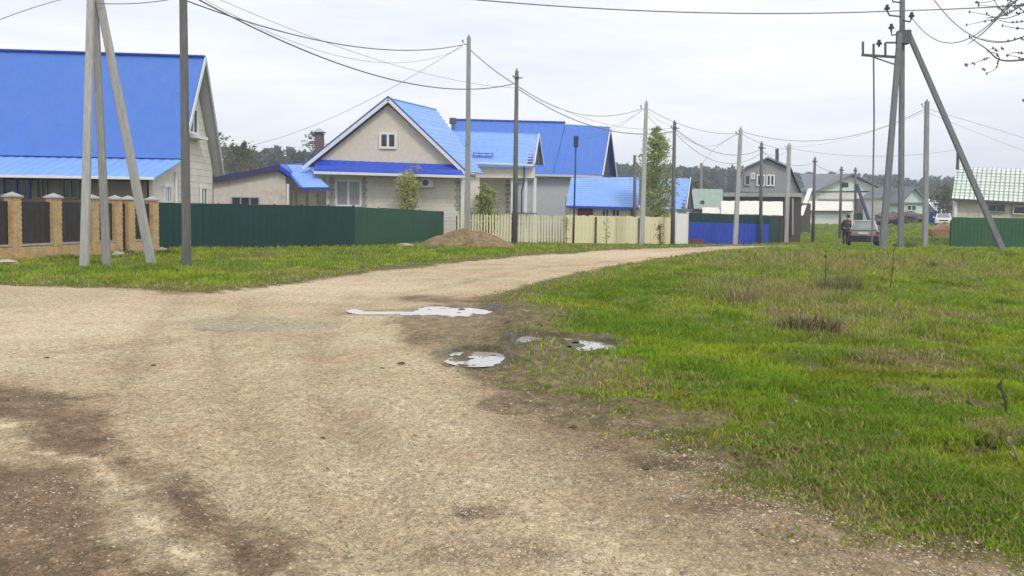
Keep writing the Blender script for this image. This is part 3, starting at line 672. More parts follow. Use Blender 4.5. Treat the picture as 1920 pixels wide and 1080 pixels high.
# ------------------------------------------------------------------ blue gates with green top
BA = GY(1291, 52); BB = GY(1441, 57)
bfen = thing('blue_fence', 'bright blue sheet fence with a dark green top band', 'fence', BA)
for i in range(6):
    p0 = BA.lerp(BB, i / 6); p1 = BA.lerp(BB, (i + 1) / 6)
    for z0, z1, mm, nm in ((.05, 1.42, 'blue_sheet', 'panel'), (1.425, 2.02, 'green_dark', 'top_band')):
        mb = MB(); mb.sheet(p0 + Z_ * z0 + X_ * .01, p1 + Z_ * z0 - X_ * .01, p1 + Z_ * z1 - X_ * .01, p0 + Z_ * z1 + X_ * .01, 16, 1, lambda U, V: .02 if int(U / .12) % 2 else 0, .01); part(bfen, nm, mb, M[mm])
    part(bfen, 'post', MB().box(p0 + Y_ * .1 + Z_ * 1.0, (.04, .04, 1.0)), M['green_dark'])
sheet_fence('sheet_fence', GY(1443, 57.5), GY(1468, 66), 2.0, 2.0, 6, M['green_dark'], 'short dark green fence receding beside the blue fence')
cl = single('flower_crate', MB().box(GY(1305, 50.5) + Z_ * .14, (.5, .15, .1)).box(GY(1306, 50.5) + Z_ * .27, (.35, .1, .05)), M['redbrown'], 'small reddish heap at the foot of the blue fence', 'crate', GY(1305, 50.5))

# ------------------------------------------------------------------ left blue house
print('houses')
A_ = P(385, 107, 36); ridL = PZ(0, 95, A_.z); dv = (ridL - A_); dv.z = 0; dv = dv * 1.45
E1 = P(341, 297, 33); E2 = P(419, 325, 38.6); PO = P(290, 333, 30.4)
hl = thing('house', 'big cream house with a steep bright blue metal roof behind the brick fence', 'house', (A_.x - 4, 36, 0))
roof_part(hl, E1 + dv, E1, A_, A_ + dv, M['roof_blue'], rib=.5, amp=.005, tile=False)
roof_part(hl, E2, E2 + dv, A_ + dv, A_, M['roof_blue'], rib=.36, tile=False)
sf = MB(); o3 = dv.normalized() * .62; sf.sheet(E2 - Z_ * .09, E2 + o3 - Z_ * .09, A_ + o3 - Z_ * .09, A_ - Z_ * .09, 3, 14, lambda u, v: 0, .03); part(hl, 'soffit', sf, M['grey_metal'])
part(hl, 'ridge_cap', MB().beam(A_ + Z_ * .03, A_ + dv + Z_ * .03, .28, .07), M['roof_blue3'])
part(hl, 'bargeboard', MB().beam(A_ + X_ * .02 - Z_ * .06, E1 + X_ * .02 - Z_ * .06, .2, .04, side=(0, 0, 1)), M['white'])
part(hl, 'bargeboard', MB().beam(A_ + X_ * .02 - Z_ * .06, E2 + X_ * .02 - Z_ * .06, .2, .04, side=(0, 0, 1)), M['grey_metal'])
roof_part(hl, PO + dv, PO, E1 + Vector((0, .2, -.02)), E1 + dv + Vector((0, .2, -.02)), M['roof_blue_sheen'], rib=.4, tile=False, name='porch_roof')
part(hl, 'gutter', MB().beam(PO + Vector((0, -.05, -.04)), PO + dv + Vector((0, -.05, -.04)), .1, .08, side=(0, 0, 1)), M['white'])
gw = dv.normalized() * .55
gp = [Vector((A_.x, 33.2, -.2)), Vector((A_.x, 33.2, E1.z - .1)), Vector((A_.x, A_.y, A_.z - .35)), Vector((A_.x, E2.y - .35, E2.z + .15)), Vector((A_.x, E2.y - .35, -.2))]
wall = part(hl, 'wall', MB().prism([p + gw for p in gp], dv - gw), M['cream'])
sid = MB()
for k in range(26):
    z = .4 + k * .3
    y0 = 33.25; y1 = E2.y - .4
    if z > E1.z - .1: f_ = (z - E1.z) / (A_.z - E1.z); y0 = 33.2 + (A_.y - 33.2) * f_ + .15; y1 = A_.y + (E2.y - .35 - A_.y) * (1 - (z - E2.z) / (A_.z - E2.z)) - .15
    if y1 - y0 > .3: sid.box(Vector((A_.x + gw.x + .004, (y0 + y1) / 2, z)), (.006, (y1 - y0) / 2, .012))
part(hl, 'siding_joints', sid, M['tan_wall'], wall, kind='stuff')
xw = A_.x + gw.x + .03
window(hl, (xw, 36.6, .7), (xw, 37.35, .7), 1.9, (1, 0, 0), fw=.09)
window(hl, (xw, 35.3, 4.9), (xw, 36.3, 4.9), 1.15, (1, 0, 0), fw=.09)
part(hl, 'balcony_ledge', MB().box((xw + .2, 35.8, 4.75), (.22, .7, .07)), M['white'])
pz = PO.z - .12
part(hl, 'porch_front_wall', MB().prism([Vector((PO.x - .35, 31.0, -.2)), Vector((PO.x - .35, 31.0, pz + .1)), Vector((PO.x - .35, 33.19, E1.z - .15)), Vector((PO.x - .35, 33.19, -.2))], Vector((-.14, 0, 0))), M['cream'], label='cream end wall of the porch')
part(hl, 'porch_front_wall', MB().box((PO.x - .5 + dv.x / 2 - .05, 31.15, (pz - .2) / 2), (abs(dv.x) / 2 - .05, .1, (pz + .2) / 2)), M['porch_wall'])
for x0, x1, mm in ((8, 58, 'blue_sheet'), (70, 90, 'glass'), (118, 150, 'glass')):
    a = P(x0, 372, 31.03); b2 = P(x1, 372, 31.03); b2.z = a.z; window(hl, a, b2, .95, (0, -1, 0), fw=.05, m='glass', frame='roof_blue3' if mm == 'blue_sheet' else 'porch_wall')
xg = PO.x - .33
window(hl, (xg, 31.9, 1.2), (xg, 32.6, 1.2), 1.3, (1, 0, 0), fw=.06, bars=(.33, .66), hbar=.5)
part(hl, 'downpipe', MB().tube([(xg + .05, 33.0, 3.1), (xg + .05, 33.0, .1)], .05, 8), M['white'])

# ------------------------------------------------------------------ middle house
Yg = 46.0
AP = P(728, 182, Yg); FL = P(567, 311, Yg); FR = P(873, 321, Yg); R2 = PZ(818, 204, AP.z); V = R2 - AP
hm = thing('house', 'beige brick gabled house with a light blue tiled roof behind the green fence', 'house', (-7, 46, 0))
roof_part(hm, FR, FR + V * .42, R2, AP, M['roof_blue_sheen'], step=.36, label='blue right slope with sky sheen in its colour')
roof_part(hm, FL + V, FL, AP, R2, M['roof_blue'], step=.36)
for a, b2 in ((AP, FL), (AP, FR)):
    part(hm, 'bargeboard', MB().beam(a - Z_ * .13 - Y_ * .03, b2 - Z_ * .13 - Y_ * .03, .05, .24, side=(0, 1, 0)), M['white'])
    part(hm, 'edge_flashing', MB().beam(a + Z_ * .03 - Y_ * .04, b2 + Z_ * .03 - Y_ * .04, .06, .08, side=(0, 1, 0)), M['roof_blue3'])
gab = [P(588, 309, 46.35), P(728, 196, 46.35), P(860, 318, 46.35)]
part(hm, 'gable_wall', MB().prism(gab, V * .38), M['beige'])
lw = [P(612, 324, 46.6), P(869, 331, 46.6)]
bl_ = [Vector((lw[0].x, 46.6, -.4)), lw[0], lw[1], Vector((lw[1].x, 46.6, -.4))]
wl = part(hm, 'wall', MB().prism(bl_, V * .38), M['beige2'])
jt = MB()
for k in range(14): jt.box(Vector(((lw[0].x + lw[1].x) / 2, 46.594, .6 + k * .22)), ((lw[1].x - lw[0].x) / 2 - .05, .008, .008))
part(hm, 'brick_joints', jt, M['tan_wall'], wl, kind='stuff')
pt = [P(588, 321, 45.5), P(872, 329, 45.5), P(858, 309, 46.3), P(592, 299, 46.3)]
roof_part(hm, pt[0], pt[1], pt[2], pt[3], M['roof_blue3'], step=.5, name='skirt_roof')
part(hm, 'gutter', MB().beam(pt[0] - Z_ * .08, pt[1] - Z_ * .08, .1, .15, side=(0, 1, 0)), M['white'])
win_px(hm, 711, 744, 248, 279, 46.33, fw=.13)
win_px(hm, 629, 678, 337, 387, 46.58, m='curtain', bars=(.5,), fw=.11)
for xx in (622, 683, 858):
    qb = MB()
    for k in range(9): qb.box(P(xx, 335 + k * 7, 46.58), (.16 if k % 2 else .09, .03, .09))
    part(hm, 'quoins', qb, M['quoin'], kind='stuff')
ac = MB(); c = P(801, 343, 46.35); ac.box(c, (.36, .17, .26)); acp = part(hm, 'air_conditioner', ac, M['white'])
part(hm, 'fan_grille', MB().tube([c - Y_ * .18 - X_ * .08, c - Y_ * .2 - X_ * .08], .17, 14), M['steel'], acp)
part(hm, 'corner_column', MB().box((lw[1].x - .03, 46.45, 1.5), (.1, .1, 1.95)), M['white'])
# entry canopy + annex on the left
cp4 = [P(565, 351, 44.6), P(618, 351, 44.6), P(575, 309, 47.2), P(528, 307, 47.2)]
roof_part(hm, cp4[0], cp4[1], cp4[2], cp4[3], M['roof_blue_sheen'], step=.4, name='entry_canopy')
part(hm, 'canopy_edge', MB().beam(cp4[0] - Z_ * .05, cp4[3] - Z_ * .05, .14, .12), M['roof_blue3'])
part(hm, 'canopy_edge', MB().beam(cp4[0] - Z_ * .06, cp4[1] - Z_ * .06, .12, .12, side=(0, 0, 1)), M['roof_blue3'])
part(hm, 'entry_wall', MB().box(P(575, 400, 47.6) + Z_ * .6, (1.22, .1, 2.0)), M['tan_wall'])
en = P(560, 392, 47.45); 
for k in range(3): part(hm, 'entry_panel', MB().box(P(546 + k * 20, 388, 47.4), (.24, .04, .85)), M['cream'])
part(hm, 'canopy_post', MB().beam(P(540, 420, 45), P(540, 345, 45), .12), M['white'])
an0, an1 = P(400, 340, 46), P(536, 318, 46)
ann = thing('annex', 'low tan building with a dark blue sloping roof edge left of the gabled house', 'shed', (an0.x, 46, 0))
part(ann, 'wall', MB().prism([Vector((an0.x, 46, -.4)), an0, P(522, 320, 46), an1 - Z_ * .4, Vector((an1.x, 46, -.4))], (0, 6, 0)), M['tan_wall'])
r0, r1 = P(396, 333, 45.7), P(524, 309, 45.7)
part(ann, 'roof', MB().prism([r0, r1, r1 - Z_ * .3, r0 - Z_ * .3], (0, 6.6, .5)), M['roof_dark'])
r2_ = P(542, 322, 45.7); part(ann, 'roof', MB().prism([r1 + X_ * .01, r2_, r2_ - Z_ * .3, r1 - Z_ * .3 + X_ * .01], (0, 6.6, .5)), M['roof_blue3'])
a = P(434, 385, 45.98); b2 = P(487, 385, 45.98); b2.z = a.z
window(ann, a, b2, .5, (0, -1, 0), bars=(.33, .66), frame='quoin', fw=.06)
chm = thing('chimney_stack', 'brown brick chimney left of the beige gable with a metal hood', 'chimney', P(598, 300, 52))
part(chm, 'stack', MB().box(P(599, 288, 52), (.24, .24, 1.3)), M['brickred'])
part(chm, 'hood', MB().box(P(599, 252, 52), (.18, .18, .12)).add([P(599, 252, 52) + Vector(v) for v in ((-.4, -.4, .12), (.4, -.4, .12), (.4, .4, .12), (-.4, .4, .12), (0, 0, .42))], [(0, 1, 4), (1, 2, 4), (2, 3, 4), (3, 0, 4), (3, 2, 1, 0)]), M['grey_metal'])
# wing of the same house
hw_ = thing('house_wing', 'porch wing with a ridged light blue roof and white columns right of the gabled house', 'house', (-1, 51, -.3))
wr0, wr1 = P(846, 245, 53), P(1010, 251, 53); we0, we1 = P(880, 303, 50.4), P(1001, 308, 50.4); wb1 = P(1019, 309, 55.6); wb0 = wb1 + (wr0 - wr1)
roof_part(hw_, we0, we1, wr1, wr0, M['roof_blue_sheen'], step=.32)
roof_part(hw_, wb1, wb0, wr0, wr1, M['roof_blue_sheen'], step=.32)
part(hw_, 'gable_wall', MB().prism([we1 - X_ * .12, wr1 - X_ * .12 - Z_ * .15, wb1 - X_ * .12], (-.3, 0, 0)), M['brownwood'])
for e in (we1, wb1): part(hw_, 'bargeboard', MB().beam(wr1 + X_ * .03 - Z_ * .04, e + X_ * .03 - Z_ * .04, .2, .06, side=(0, 0, 1)), M['white'])
part(hw_, 'gutter', MB().beam(we0 - Z_ * .07 - Y_ * .04, we1 - Z_ * .07 - Y_ * .04, .1, .12, side=(0, 1, 0)), M['white'])
part(hw_, 'upper_wall', MB().prism([P(892, 312, 50.8), P(1003, 315, 50.8), P(1003, 334, 50.8), P(892, 333, 50.8)], (0, 4, 0)), M['beige2'])
bw = P(955, 334, 52.6)
part(hw_, 'wall', MB().prism([P(885, 334, 52.6), P(972, 334, 52.6), Vector((P(972, 334, 52.6).x, 52.6, -.8)), Vector((P(885, 334, 52.6).x, 52.6, -.8))], (0, 2.2, 0)), M['beige2'])
qb = MB()
for k in range(8): qb.box(P(952, 340 + k * 8, 52.58), (.15 if k % 2 else .08, .03, .1))
part(hw_, 'quoins', qb, M['quoin'], kind='stuff')
for xx, yy, Yc in ((986, 333, 51.1), (1003, 333, 51.3), (961, 333, 51.1)):
    t = P(xx, yy, Yc); part(hw_, 'column', MB().beam(Vector((t.x, Yc, -.4)), t, .2, .2), M['white'])
rl = MB(); a = P(960, 399, 50.9); b2 = P(1006, 400, 50.9); rl.beam(a, b2, .06)
for k in range(9): q_ = a.lerp(b2, k / 8); rl.beam(q_ - Z_ * .8, q_, .04)
part(hw_, 'railing', rl, M['steel'])
part(hw_, 'downpipe', MB().tube([P(983, 312, 50.6), P(983, 340, 50.6), P(978, 360, 50.9), P(978, 400, 50.9)], .05, 6), M['roof_dark'])
sg = MB(); a = P(888, 292, 50.9); b2 = P(924, 293.5, 50.9)
for dz in (0, .16): sg.beam(a + Z_ * dz - Y_ * .15, b2 + Z_ * dz - Y_ * .15, .05)
for k in range(4): sg.beam(a.lerp(b2, k / 3) - Z_ * .05 - Y_ * .15, a.lerp(b2, k / 3) + Z_ * .22 - Y_ * .15, .04)
part(hw_, 'snow_guard', sg, M['roof_blue3'])
# big back roof
hb_ = thing('house', 'long house with a plain blue roof and pale grey wall behind the porch wing', 'house', (4, 60, -.5))
b0, b1, b1b, b2_ = P(846, 225, 62), P(1060, 230.5, 62), P(1060, 233, 61.9), P(1144, 238, 61.9)
f0, f1, f2 = P(846, 322, 57.5), P(1036, 329, 57.5), P(1129, 329, 57.5)
roof_part(hb_, f0, f1, b1, b0, M['roof_blue'], rib=.5, tile=False)
roof_part(hb_, f1 + X_ * .01, f2, b2_, b1b + X_ * .01, M['roof_blue'], rib=.5, tile=False)
rb = P(1156, 331, 66.3)
roof_part(hb_, rb, rb + (b0 - b2_), b0, b2_, M['roof_blue'], rib=.5, tile=False)
part(hb_, 'gable_wall', MB().prism([f2 - X_ * .4, b2_ - X_ * .3 - Z_ * .2, rb - X_ * .4], (-.3, 0, 0)), M['roof_dark'])
for e in (f2, rb): part(hb_, 'bargeboard', MB().beam(b2_ + X_ * .04 - Z_ * .05, e + X_ * .04 - Z_ * .05, .28, .06, side=(0, 0, 1)), M['white'])
part(hb_, 'ridge_cap', MB().beam(b0 + Z_ * .05, b1 + Z_ * .05, .2, .12, side=(0, 1, 0)), M['roof_blue3'])
a = P(960, 332, 58); b2 = P(1073, 332, 58)
part(hb_, 'wall', MB().prism([a, b2, Vector((b2.x, 58, -1)), Vector((a.x, 58, -1))], (0, 7.5, 0)), M['grey_wall'])
part(hb_, 'gutter', MB().beam(f0 - Z_ * .1, f2 - Z_ * .1, .12, .14, side=(0, 1, 0)), M['beige'])
part(hb_, 'chimney', MB().box(P(849, 227, 61), (.24, .24, .22)), M['steel'])
# low shed roof
ls = thing('shed', 'low shed with a bright blue tiled roof and red brown door behind the yellow fence', 'shed', (5.5, 51.5, -.3))
s0, s1, s2, s3 = P(1061, 385, 51), P(1198, 388.5, 51), P(1199, 331, 55), P(1071, 331.5, 55)
roof_part(ls, s0, s1, s2, s3, M['roof_blue_sheen'], step=.34)
a = P(1066, 389, 51.5); b2 = P(1196, 390, 51.5)
part(ls, 'wall', MB().prism([a, b2, Vector((b2.x, 51.5, -1)), Vector((a.x, 51.5, -1))], (0, 3.4, .9)), M['cream'])
d0 = P(1083, 425, 51.45); d1 = P(1112, 391, 51.45); part(ls, 'door', MB().box((d0 + d1) / 2, ((d1.x - d0.x) / 2, .04, (d1.z - d0.z) / 2)), M['redbrown'])
for x0, x1 in ((1128, 1142), (1147, 1162), (1180, 1194)): win_px(ls, x0, x1, 391.5, 406, 51.45, fw=.05)
part(ls, 'fascia', MB().beam(s0 - Z_ * .08, s1 - Z_ * .08, .06, .14, side=(0, 1, 0)), M['roof_blue3'])
# small house behind the birch
sh = thing('small_house', 'small cottage with a violet blue roof half hidden by the birch', 'house', (10, 56, -.5))
t0, t1, t2, t3 = P(1228, 391, 54), P(1286, 392, 54), P(1294, 333, 57), P(1240, 332, 57)
roof_part(sh, t0, t1, t2, t3, M['roof_blue_sheen'], step=.4)
t4 = P(1301, 391, 60); roof_part(sh, t4, t4 + (t3 - t2), t3, t2, M['roof_blue'], step=.4)
part(sh, 'gable_wall', MB().prism([t1 - X_ * .1, t2 - Z_ * .15 - X_ * .1, t4 - X_ * .1], (-.2, 0, 0)), M['brownwood'])
part(sh, 'bargeboard', MB().beam(t2 + X_ * .04, t1 + X_ * .04, .16, .05, side=(0, 0, 1)), M['white'])
part(sh, 'wall', MB().prism([t0 + Vector((.2, .3, -.1)), t1 + Vector((-.1, .3, -.1)), Vector((t1.x - .1, 54.3, -1)), Vector((t0.x + .2, 54.3, -1))], (0, 5, 0)), M['cream'])
# pale green shed
gs_ = thing('shed', 'faded green shed roof left of the grey mansard house', 'shed', (16, 68, -1))
roof_part(gs_, P(1293, 391, 66), P(1356, 392, 66), P(1355, 355, 70), P(1298, 354, 70), M['greenroof'], rib=.5, tile=False)
part(gs_, 'wall', MB().prism([P(1296, 393, 66.3), P(1355, 393, 66.3), Vector((P(1355, 393, 66.3).x, 66.3, -1.2)), Vector((P(1296, 393, 66.3).x, 66.3, -1.2))], (0, 4, 0)), M['greywood'])
part(gs_, 'flue', MB().beam(P(1317, 386, 67), P(1317, 376, 67), .28), M['steel'])
# grey mansard house
mh = thing('house', 'grey weathered wooden house with a mansard gable and white framed windows', 'house', P(1437, 440, 70))
out_ = [P(1378, 359, 70), P(1395, 316, 70), P(1437, 297.5, 70), P(1481, 317, 70), P(1502, 366, 70)]
dp = Vector((2.6, 8, 0))
part(mh, 'gable_wall', MB().prism([p + (P(1438, 345, 70) - p) * .03 for p in out_], dp), M['greywood'])
for i in range(4):
    a, b2 = out_[i] - Y_ * .35, out_[i + 1] - Y_ * .35
    part(mh, 'roof', MB().prism([a, b2, b2 + Z_ * .14, a + Z_ * .14], dp + Y_ * .7), M['greyroof'])
bdm = MB()
for k in range(26):
    x = 1384 + k * 4.5
    top = np.interp(x, [1378, 1395, 1437, 1481, 1502], [357, 319, 301, 320, 364]); a = P(x, 361, 69.99); b2 = P(x, top + 2, 69.99)
    if b2.z > a.z + .2: bdm.box((a + b2) / 2, (.02, .015, (b2.z - a.z) / 2))
part(mh, 'board_joints', bdm, M['quoin'], kind='stuff')
for x0, x1, y0, y1 in ((1395, 1407, 327, 348), (1408, 1415, 324, 336), (1418, 1434, 327, 349), (1436, 1452, 327, 349)): win_px(mh, x0, x1, y0, y1, 69.95, fw=.12, bars=() if x1 - x0 < 13 else (.5,), frame='white' if x0 > 1400 else 'quoin')
part(mh, 'balcony_front', MB().prism([P(1356, 361, 69.3), P(1504, 362, 69.3), P(1504, 369, 69.3), P(1356, 368, 69.3)], (0, .2, 0)), M['cap'])
part(mh, 'lower_wall', MB().prism([P(1355, 369.5, 69.6), P(1503, 369.5, 69.6), Vector((P(1503, 369, 69.6).x, 69.6, -1.3)), Vector((P(1355, 369, 69.6).x, 69.6, -1.3))], (0, 8, 0)), M['brownwood'])
part(mh, 'flue', MB().tube([P(1457, 308, 73), P(1457, 279, 73)], .16, 8), M['steel'])
for xx in (1473, 1486): part(mh, 'wall_post', MB().beam(P(xx, 372, 69.4), P(xx, 440, 69.4), .16), M['greywood'])
wr = thing('lean_to_roof', 'cream white stepped sheet roof above the blue fence', 'roof', P(1400, 420, 63))
for x0, x1, y0, y1 in ((1352, 1424, 377, 401), (1426, 1468, 378, 403), (1317, 1351, 389, 399)):
    a, b2, c2_, d2 = P(x0, y1, 62), P(x1, y1 + 1, 62), P(x1, y0, 65.5), P(x0, y0, 65.5)
    roof_part(wr, a, b2, c2_, d2, M['offwhite'], rib=.6, tile=False, name='roof_sheet')
for xx in (1320, 1380, 1464): part(wr, 'post', MB().beam(P(xx, 405, 62.4), Vector((P(xx, 405, 62.4).x, 62.4, -.9)), .12), M['brownwood'])
# mint gable house far away
mg = thing('house', 'mint gabled house with a grey slate roof behind the white garage', 'house', P(1596, 410, 140))
ap, gl, gr = P(1596, 325, 140), P(1524, 359, 140), P(1662, 357, 140)
part(mg, 'gable_wall', MB().prism([gl + X_ * .6, ap - Z_ * .5, gr - X_ * .6], (0, 10, 0)), M['mint'])
for e in (gl, gr):
    part(mg, 'roof', MB().prism([ap - Y_ * 1, e - Y_ * 1, e - Y_ * 1 - Z_ * .25, ap - Y_ * 1 - Z_ * .25], (0, 11.5, 0)), M['greyroof'])
bg0, bg1 = P(1530, 361, 140.2), P(1657, 361, 140.2)
part(mg, 'wall', MB().prism([bg0, bg1, Vector((bg1.x, 140.2, -.5)), Vector((bg0.x, 140.2, -.5))], (0, 9, 0)), M['cream'])
part(mg, 'trim', MB().box(P(1594, 373, 140), (5.5, .1, .12)), M['beige'])
sr0 = P(1486, 362, 143); roof_part(mg, P(1512, 360, 138), P(1527, 360, 138), P(1590, 326, 146), P(1500, 326, 146), M['greyroof'], rib=1, tile=False, label='dark side roof left of the mint gable')
for xx in (1611, 1622):
    part(mg, 'chimney', MB().box(P(xx, 387, 136), (.5, .5, 1.3)), M['brickred'])
ga = thing('garage', 'long white garage with a bright white roof across the field', 'garage', P(1555, 420, 132))
g0_, g1_ = P(1517, 396, 130), P(1597, 397, 130)
part(ga, 'wall', MB().prism([g0_, g1_, Vector((g1_.x, 130, -.3)), Vector((g0_.x, 130, -.3))], (0, 6, 0)), M['white'])
roof_part(ga, P(1514, 395, 129.4), P(1599, 395.5, 129.4), P(1598, 378, 134.5), P(1517, 377, 134.5), M['offwhite'], rib=1, tile=False)
part(ga, 'fascia', MB().beam(P(1514, 396, 129.2), P(1599, 396.5, 129.2), .1, .25, side=(0, 1, 0)), M['steel'])
aa = thing('shed', 'narrow white leaning shed between the grey house and the garage', 'shed', P(1508, 425, 100))
roof_part(aa, P(1497, 404, 98), P(1506, 404, 98), P(1524, 352, 101), P(1515, 354, 101), M['white'], rib=1, tile=False)
part(aa, 'wall', MB().box(P(1509, 410, 99.5), (.55, .4, 1.9)), M['brownwood'])
sheet_fence('sheet_fence', GY(1599, 128), GY(1650, 126), 2.0, 2.0, 6, M['green_dark'], 'small distant dark green fence right of the white garage')
cw = thing('house', 'cream walled cottage seen between the right pole and its leaning strut', 'house', P(1670, 410, 120))
c0, c1 = P(1652, 372, 120), P(1688, 372, 120)
part(cw, 'wall', MB().prism([c0, c1, Vector((c1.x, 120, 0)), Vector((c0.x, 120, 0))], (0, 6, 0)), M['cream'])
part(cw, 'roof', MB().prism([c0 - X_ * .4 - Y_ * .4, P(1676, 350, 119.6), c1 + X_ * .5 - Y_ * .4], (0, 7, 0)), M['greyroof'])
wh = thing('house', 'small white gabled cottage with grey roof left of the distant pale pole', 'house', P(1717, 410, 115))
part(wh, 'wall', MB().prism([P(1695, 376, 115), P(1716, 354, 115), P(1740, 378, 115), Vector((P(1740, 378, 115).x, 115, .2)), Vector((P(1695, 376, 115).x, 115, .2))], (0, 7, 0)), M['mint'])
for e in ((1690, 380), (1745, 382)):
    a, b2 = P(1716, 350, 114.5), P(e[0], e[1], 114.5); part(wh, 'roof', MB().prism([a, b2, b2 - Z_ * .25, a - Z_ * .25], (0, 8, 0)), M['greyroof'])
win_px(wh, 1700, 1718, 384, 395, 114.95, fw=.12)
part(wh, 'porch_strip', MB().box(P(1715, 381, 114.8), (1.6, .1, .1)), M['greyroof'])
gh = thing('greenhouse', 'white sloping greenhouse frame behind the white car', 'greenhouse', P(1762, 410, 112))
for k in range(4): part(gh, 'rafter', MB().beam(P(1735 + k * 6, 372 + k * 1.5, 112), P(1763 + k * 6, 402, 110), .28, .1), M['white'])
hd = MB()
for k in range(60): p = P(random.uniform(1652, 1756), random.uniform(403, 416), random.uniform(106, 110)); hd.blob(p, (1.0, .6, .45), 7, 5, .4, seed=k)
single('hedge', hd, M['bark'], 'low dark leafless hedge row behind the field on the right', 'hedge', P(1700, 415, 108))
sheet_fence('sheet_fence', GY(1741, 101), GY(1757, 101), 1.6, 1.6, 3, M['blue_sheet'], 'short dull blue fence piece left of the white car')
# right house with pale tiled roof
rh = thing('house', 'house with a pale green tiled roof behind the green fence at the right edge', 'house', P(1850, 430, 56))
k0, k1, k2, k3 = P(1785, 372, 54), P(2060, 386, 54), P(2060, 322, 58), P(1794, 313, 58)
roof_part(rh, k0, k1, k2, k3, M['paleroof'], step=.36)
tr = MB()
nrm = ((k1 - k0).cross(k3 - k0)).normalized()
for k in range(30):
    t = (k + .5) / 30; tr.beam(k0.lerp(k1, t) + nrm * .03, k3.lerp(k2, t) + nrm * .03, .05, .03)
for k in range(1, 11): tr.beam(k0.lerp(k3, k / 11) + nrm * .03, k1.lerp(k2, k / 11) + nrm * .03, .045, .03)
part(rh, 'roof_seams', tr, M['greenroof'], kind='stuff')
a = P(1790, 376, 54.6); b2 = P(2060, 389, 54.6)
part(rh, 'wall', MB().prism([a, b2, Vector((b2.x, 54.6, -1)), Vector((a.x, 54.6, -1))], (3.6, 6, 0)), M['tan_wall'])
part(rh, 'corner_post', MB().beam(P(1791, 376, 54.4), P(1790, 425, 54.4), .22), M['white'])
part(rh, 'gutter', MB().beam(k0 - Z_ * .06, k1 - Z_ * .06, .08, .14, side=(0, 1, 0)), M['steel'])
win_px(rh, 1850, 1884, 383, 398, 54.5, frame='greenroof'); win_px(rh, 1898, 1950, 386, 402, 54.5, frame='offwhite')
p = P(1795, 318, 57); part(rh, 'flue', MB().tube([p, p + Z_ * 1.6], .1, 8), M['steel'])
q0 = G(1782, 467); q0 = GY(1782, 50.5); q1 = GY(2040, 50.5)
sheet_fence('sheet_fence', q0, q1, 2.02, 2.02, 9, M['green_r'], 'mid green profiled sheet fence at the right edge of the field')

# ------------------------------------------------------------------ poles
print('poles')
def insulator(root, p, h=.13, r=.05, parent=None):
    mb = MB(); mb.tube([p, p + Z_ * h * .3, p + Z_ * h * .35, p + Z_ * h * .6, p + Z_ * h * .65, p + Z_ * h], [r * .35, r * .4, r, r * .9, r * .6, r * .5], 8); return part(root, 'insulator', mb, M['insul'], parent)
def pole(base_px, base_Y, top_px, top_py, label, m, w0=.26, w1=.17, group=None, arm=None, lamp=False, rnd=False, lean_base=None):
    t = P(top_px, top_py, base_Y); b = Vector((0, base_Y, 0)); b.x = P(base_px, 455, base_Y).x; b.z = gz(b.x, base_Y)
    r = thing('utility_pole', label, 'pole', b, group)
    if rnd: part(r, 'pole_shaft', MB().tube([b - Z_ * .3, b.lerp(t, .5), t], [w0 / 2, (w0 + w1) / 4, w1 / 2], 10), M[m], smooth=True)
    else: part(r, 'pole_shaft', MB().beam(b - Z_ * .3, t, w0, w0 * .75, w1, w1), M[m])
    br = MB(); k = t - Z_ * .35
    if arm == 'hook':
        br.tube([k, k - X_ * .22, k - X_ * .3 + Z_ * .12], .022, 6); part(r, 'hook', br, M['steel']); insulator(r, k - X_ * .3 + Z_ * .1); insulator(r, t + Z_ * .0)
    if arm == 'clamp':
        br.tube([k + X_ * .04, k + X_ * .3], .03, 6); part(r, 'hook', br, M['steel']); insulator(r, k - X_ * .18); insulator(r, t)
        part(r, 'band', MB().box(k, (w1 * .62, w1 * .62, .05)), M['steel'])
    if lamp: 
        part(r, 'street_lamp', MB().beam(k + Vector((.05, 0, -.2)), k + Vector((.9, 0, .25)), .06).box(k + Vector((1.1, 0, .3)), (.28, .12, .06)), M['cable'])
    return r, b, t
G1 = 'pale concrete power poles along the street'; G2 = 'dark poles along the street'
_, b879, t879 = pole(876, 41, 879, 70, 'tall pale concrete pole in front of the blue roofed houses beside the soil mound', 'concrete', .30, .2, G1, 'hook')
_, b968, t968 = pole(965, 41.5, 969, 133, 'dark timber pole at the picket fence just right of the soil mound', 'wood_pole', .3, .2, G2, 'clamp', rnd=True)
_, b1210, t1210 = pole(1203, 45, 1212, 193, 'pale concrete pole standing left of the young birch', 'concrete_w', .30, .18, G1, 'hook')
_, b1265, t1265 = pole(1261, 47, 1265, 229, 'dark pole standing just right of the young birch', 'wood_pole', .27, .19, G2, 'clamp', rnd=True)
_, b1385, t1385 = pole(1378, 51.5, 1389, 242, 'pale concrete pole in front of the blue fence', 'concrete_w', .3, .2, G1, 'hook', lamp=False)
_, b1428, t1428 = pole(1426, 56, 1428, 268, 'dark thin pole at the right end of the blue fence', 'wood_pole', .26, .2, G2, 'clamp', rnd=True)
_, b1478, t1478 = pole(1473, 66, 1480, 271, 'pale concrete pole at the right corner of the grey mansard house', 'concrete_w', .36, .26, G1, 'hook')
_, b1527, t1527 = pole(1524, 72, 1528, 296, 'dark pole in the grass left of the white garage', 'wood_pole', .3, .22, G2, 'clamp', rnd=True)
r_, b1577, t1577 = pole(1574, 84, 1578, 313, 'dark pole with a box in front of the mint gabled house', 'wood_pole', .3, .24, G2, 'clamp', rnd=True)
part(r_, 'junction_box', MB().box(P(1584, 347, 84), (.3, .2, .25)), M['insul'])
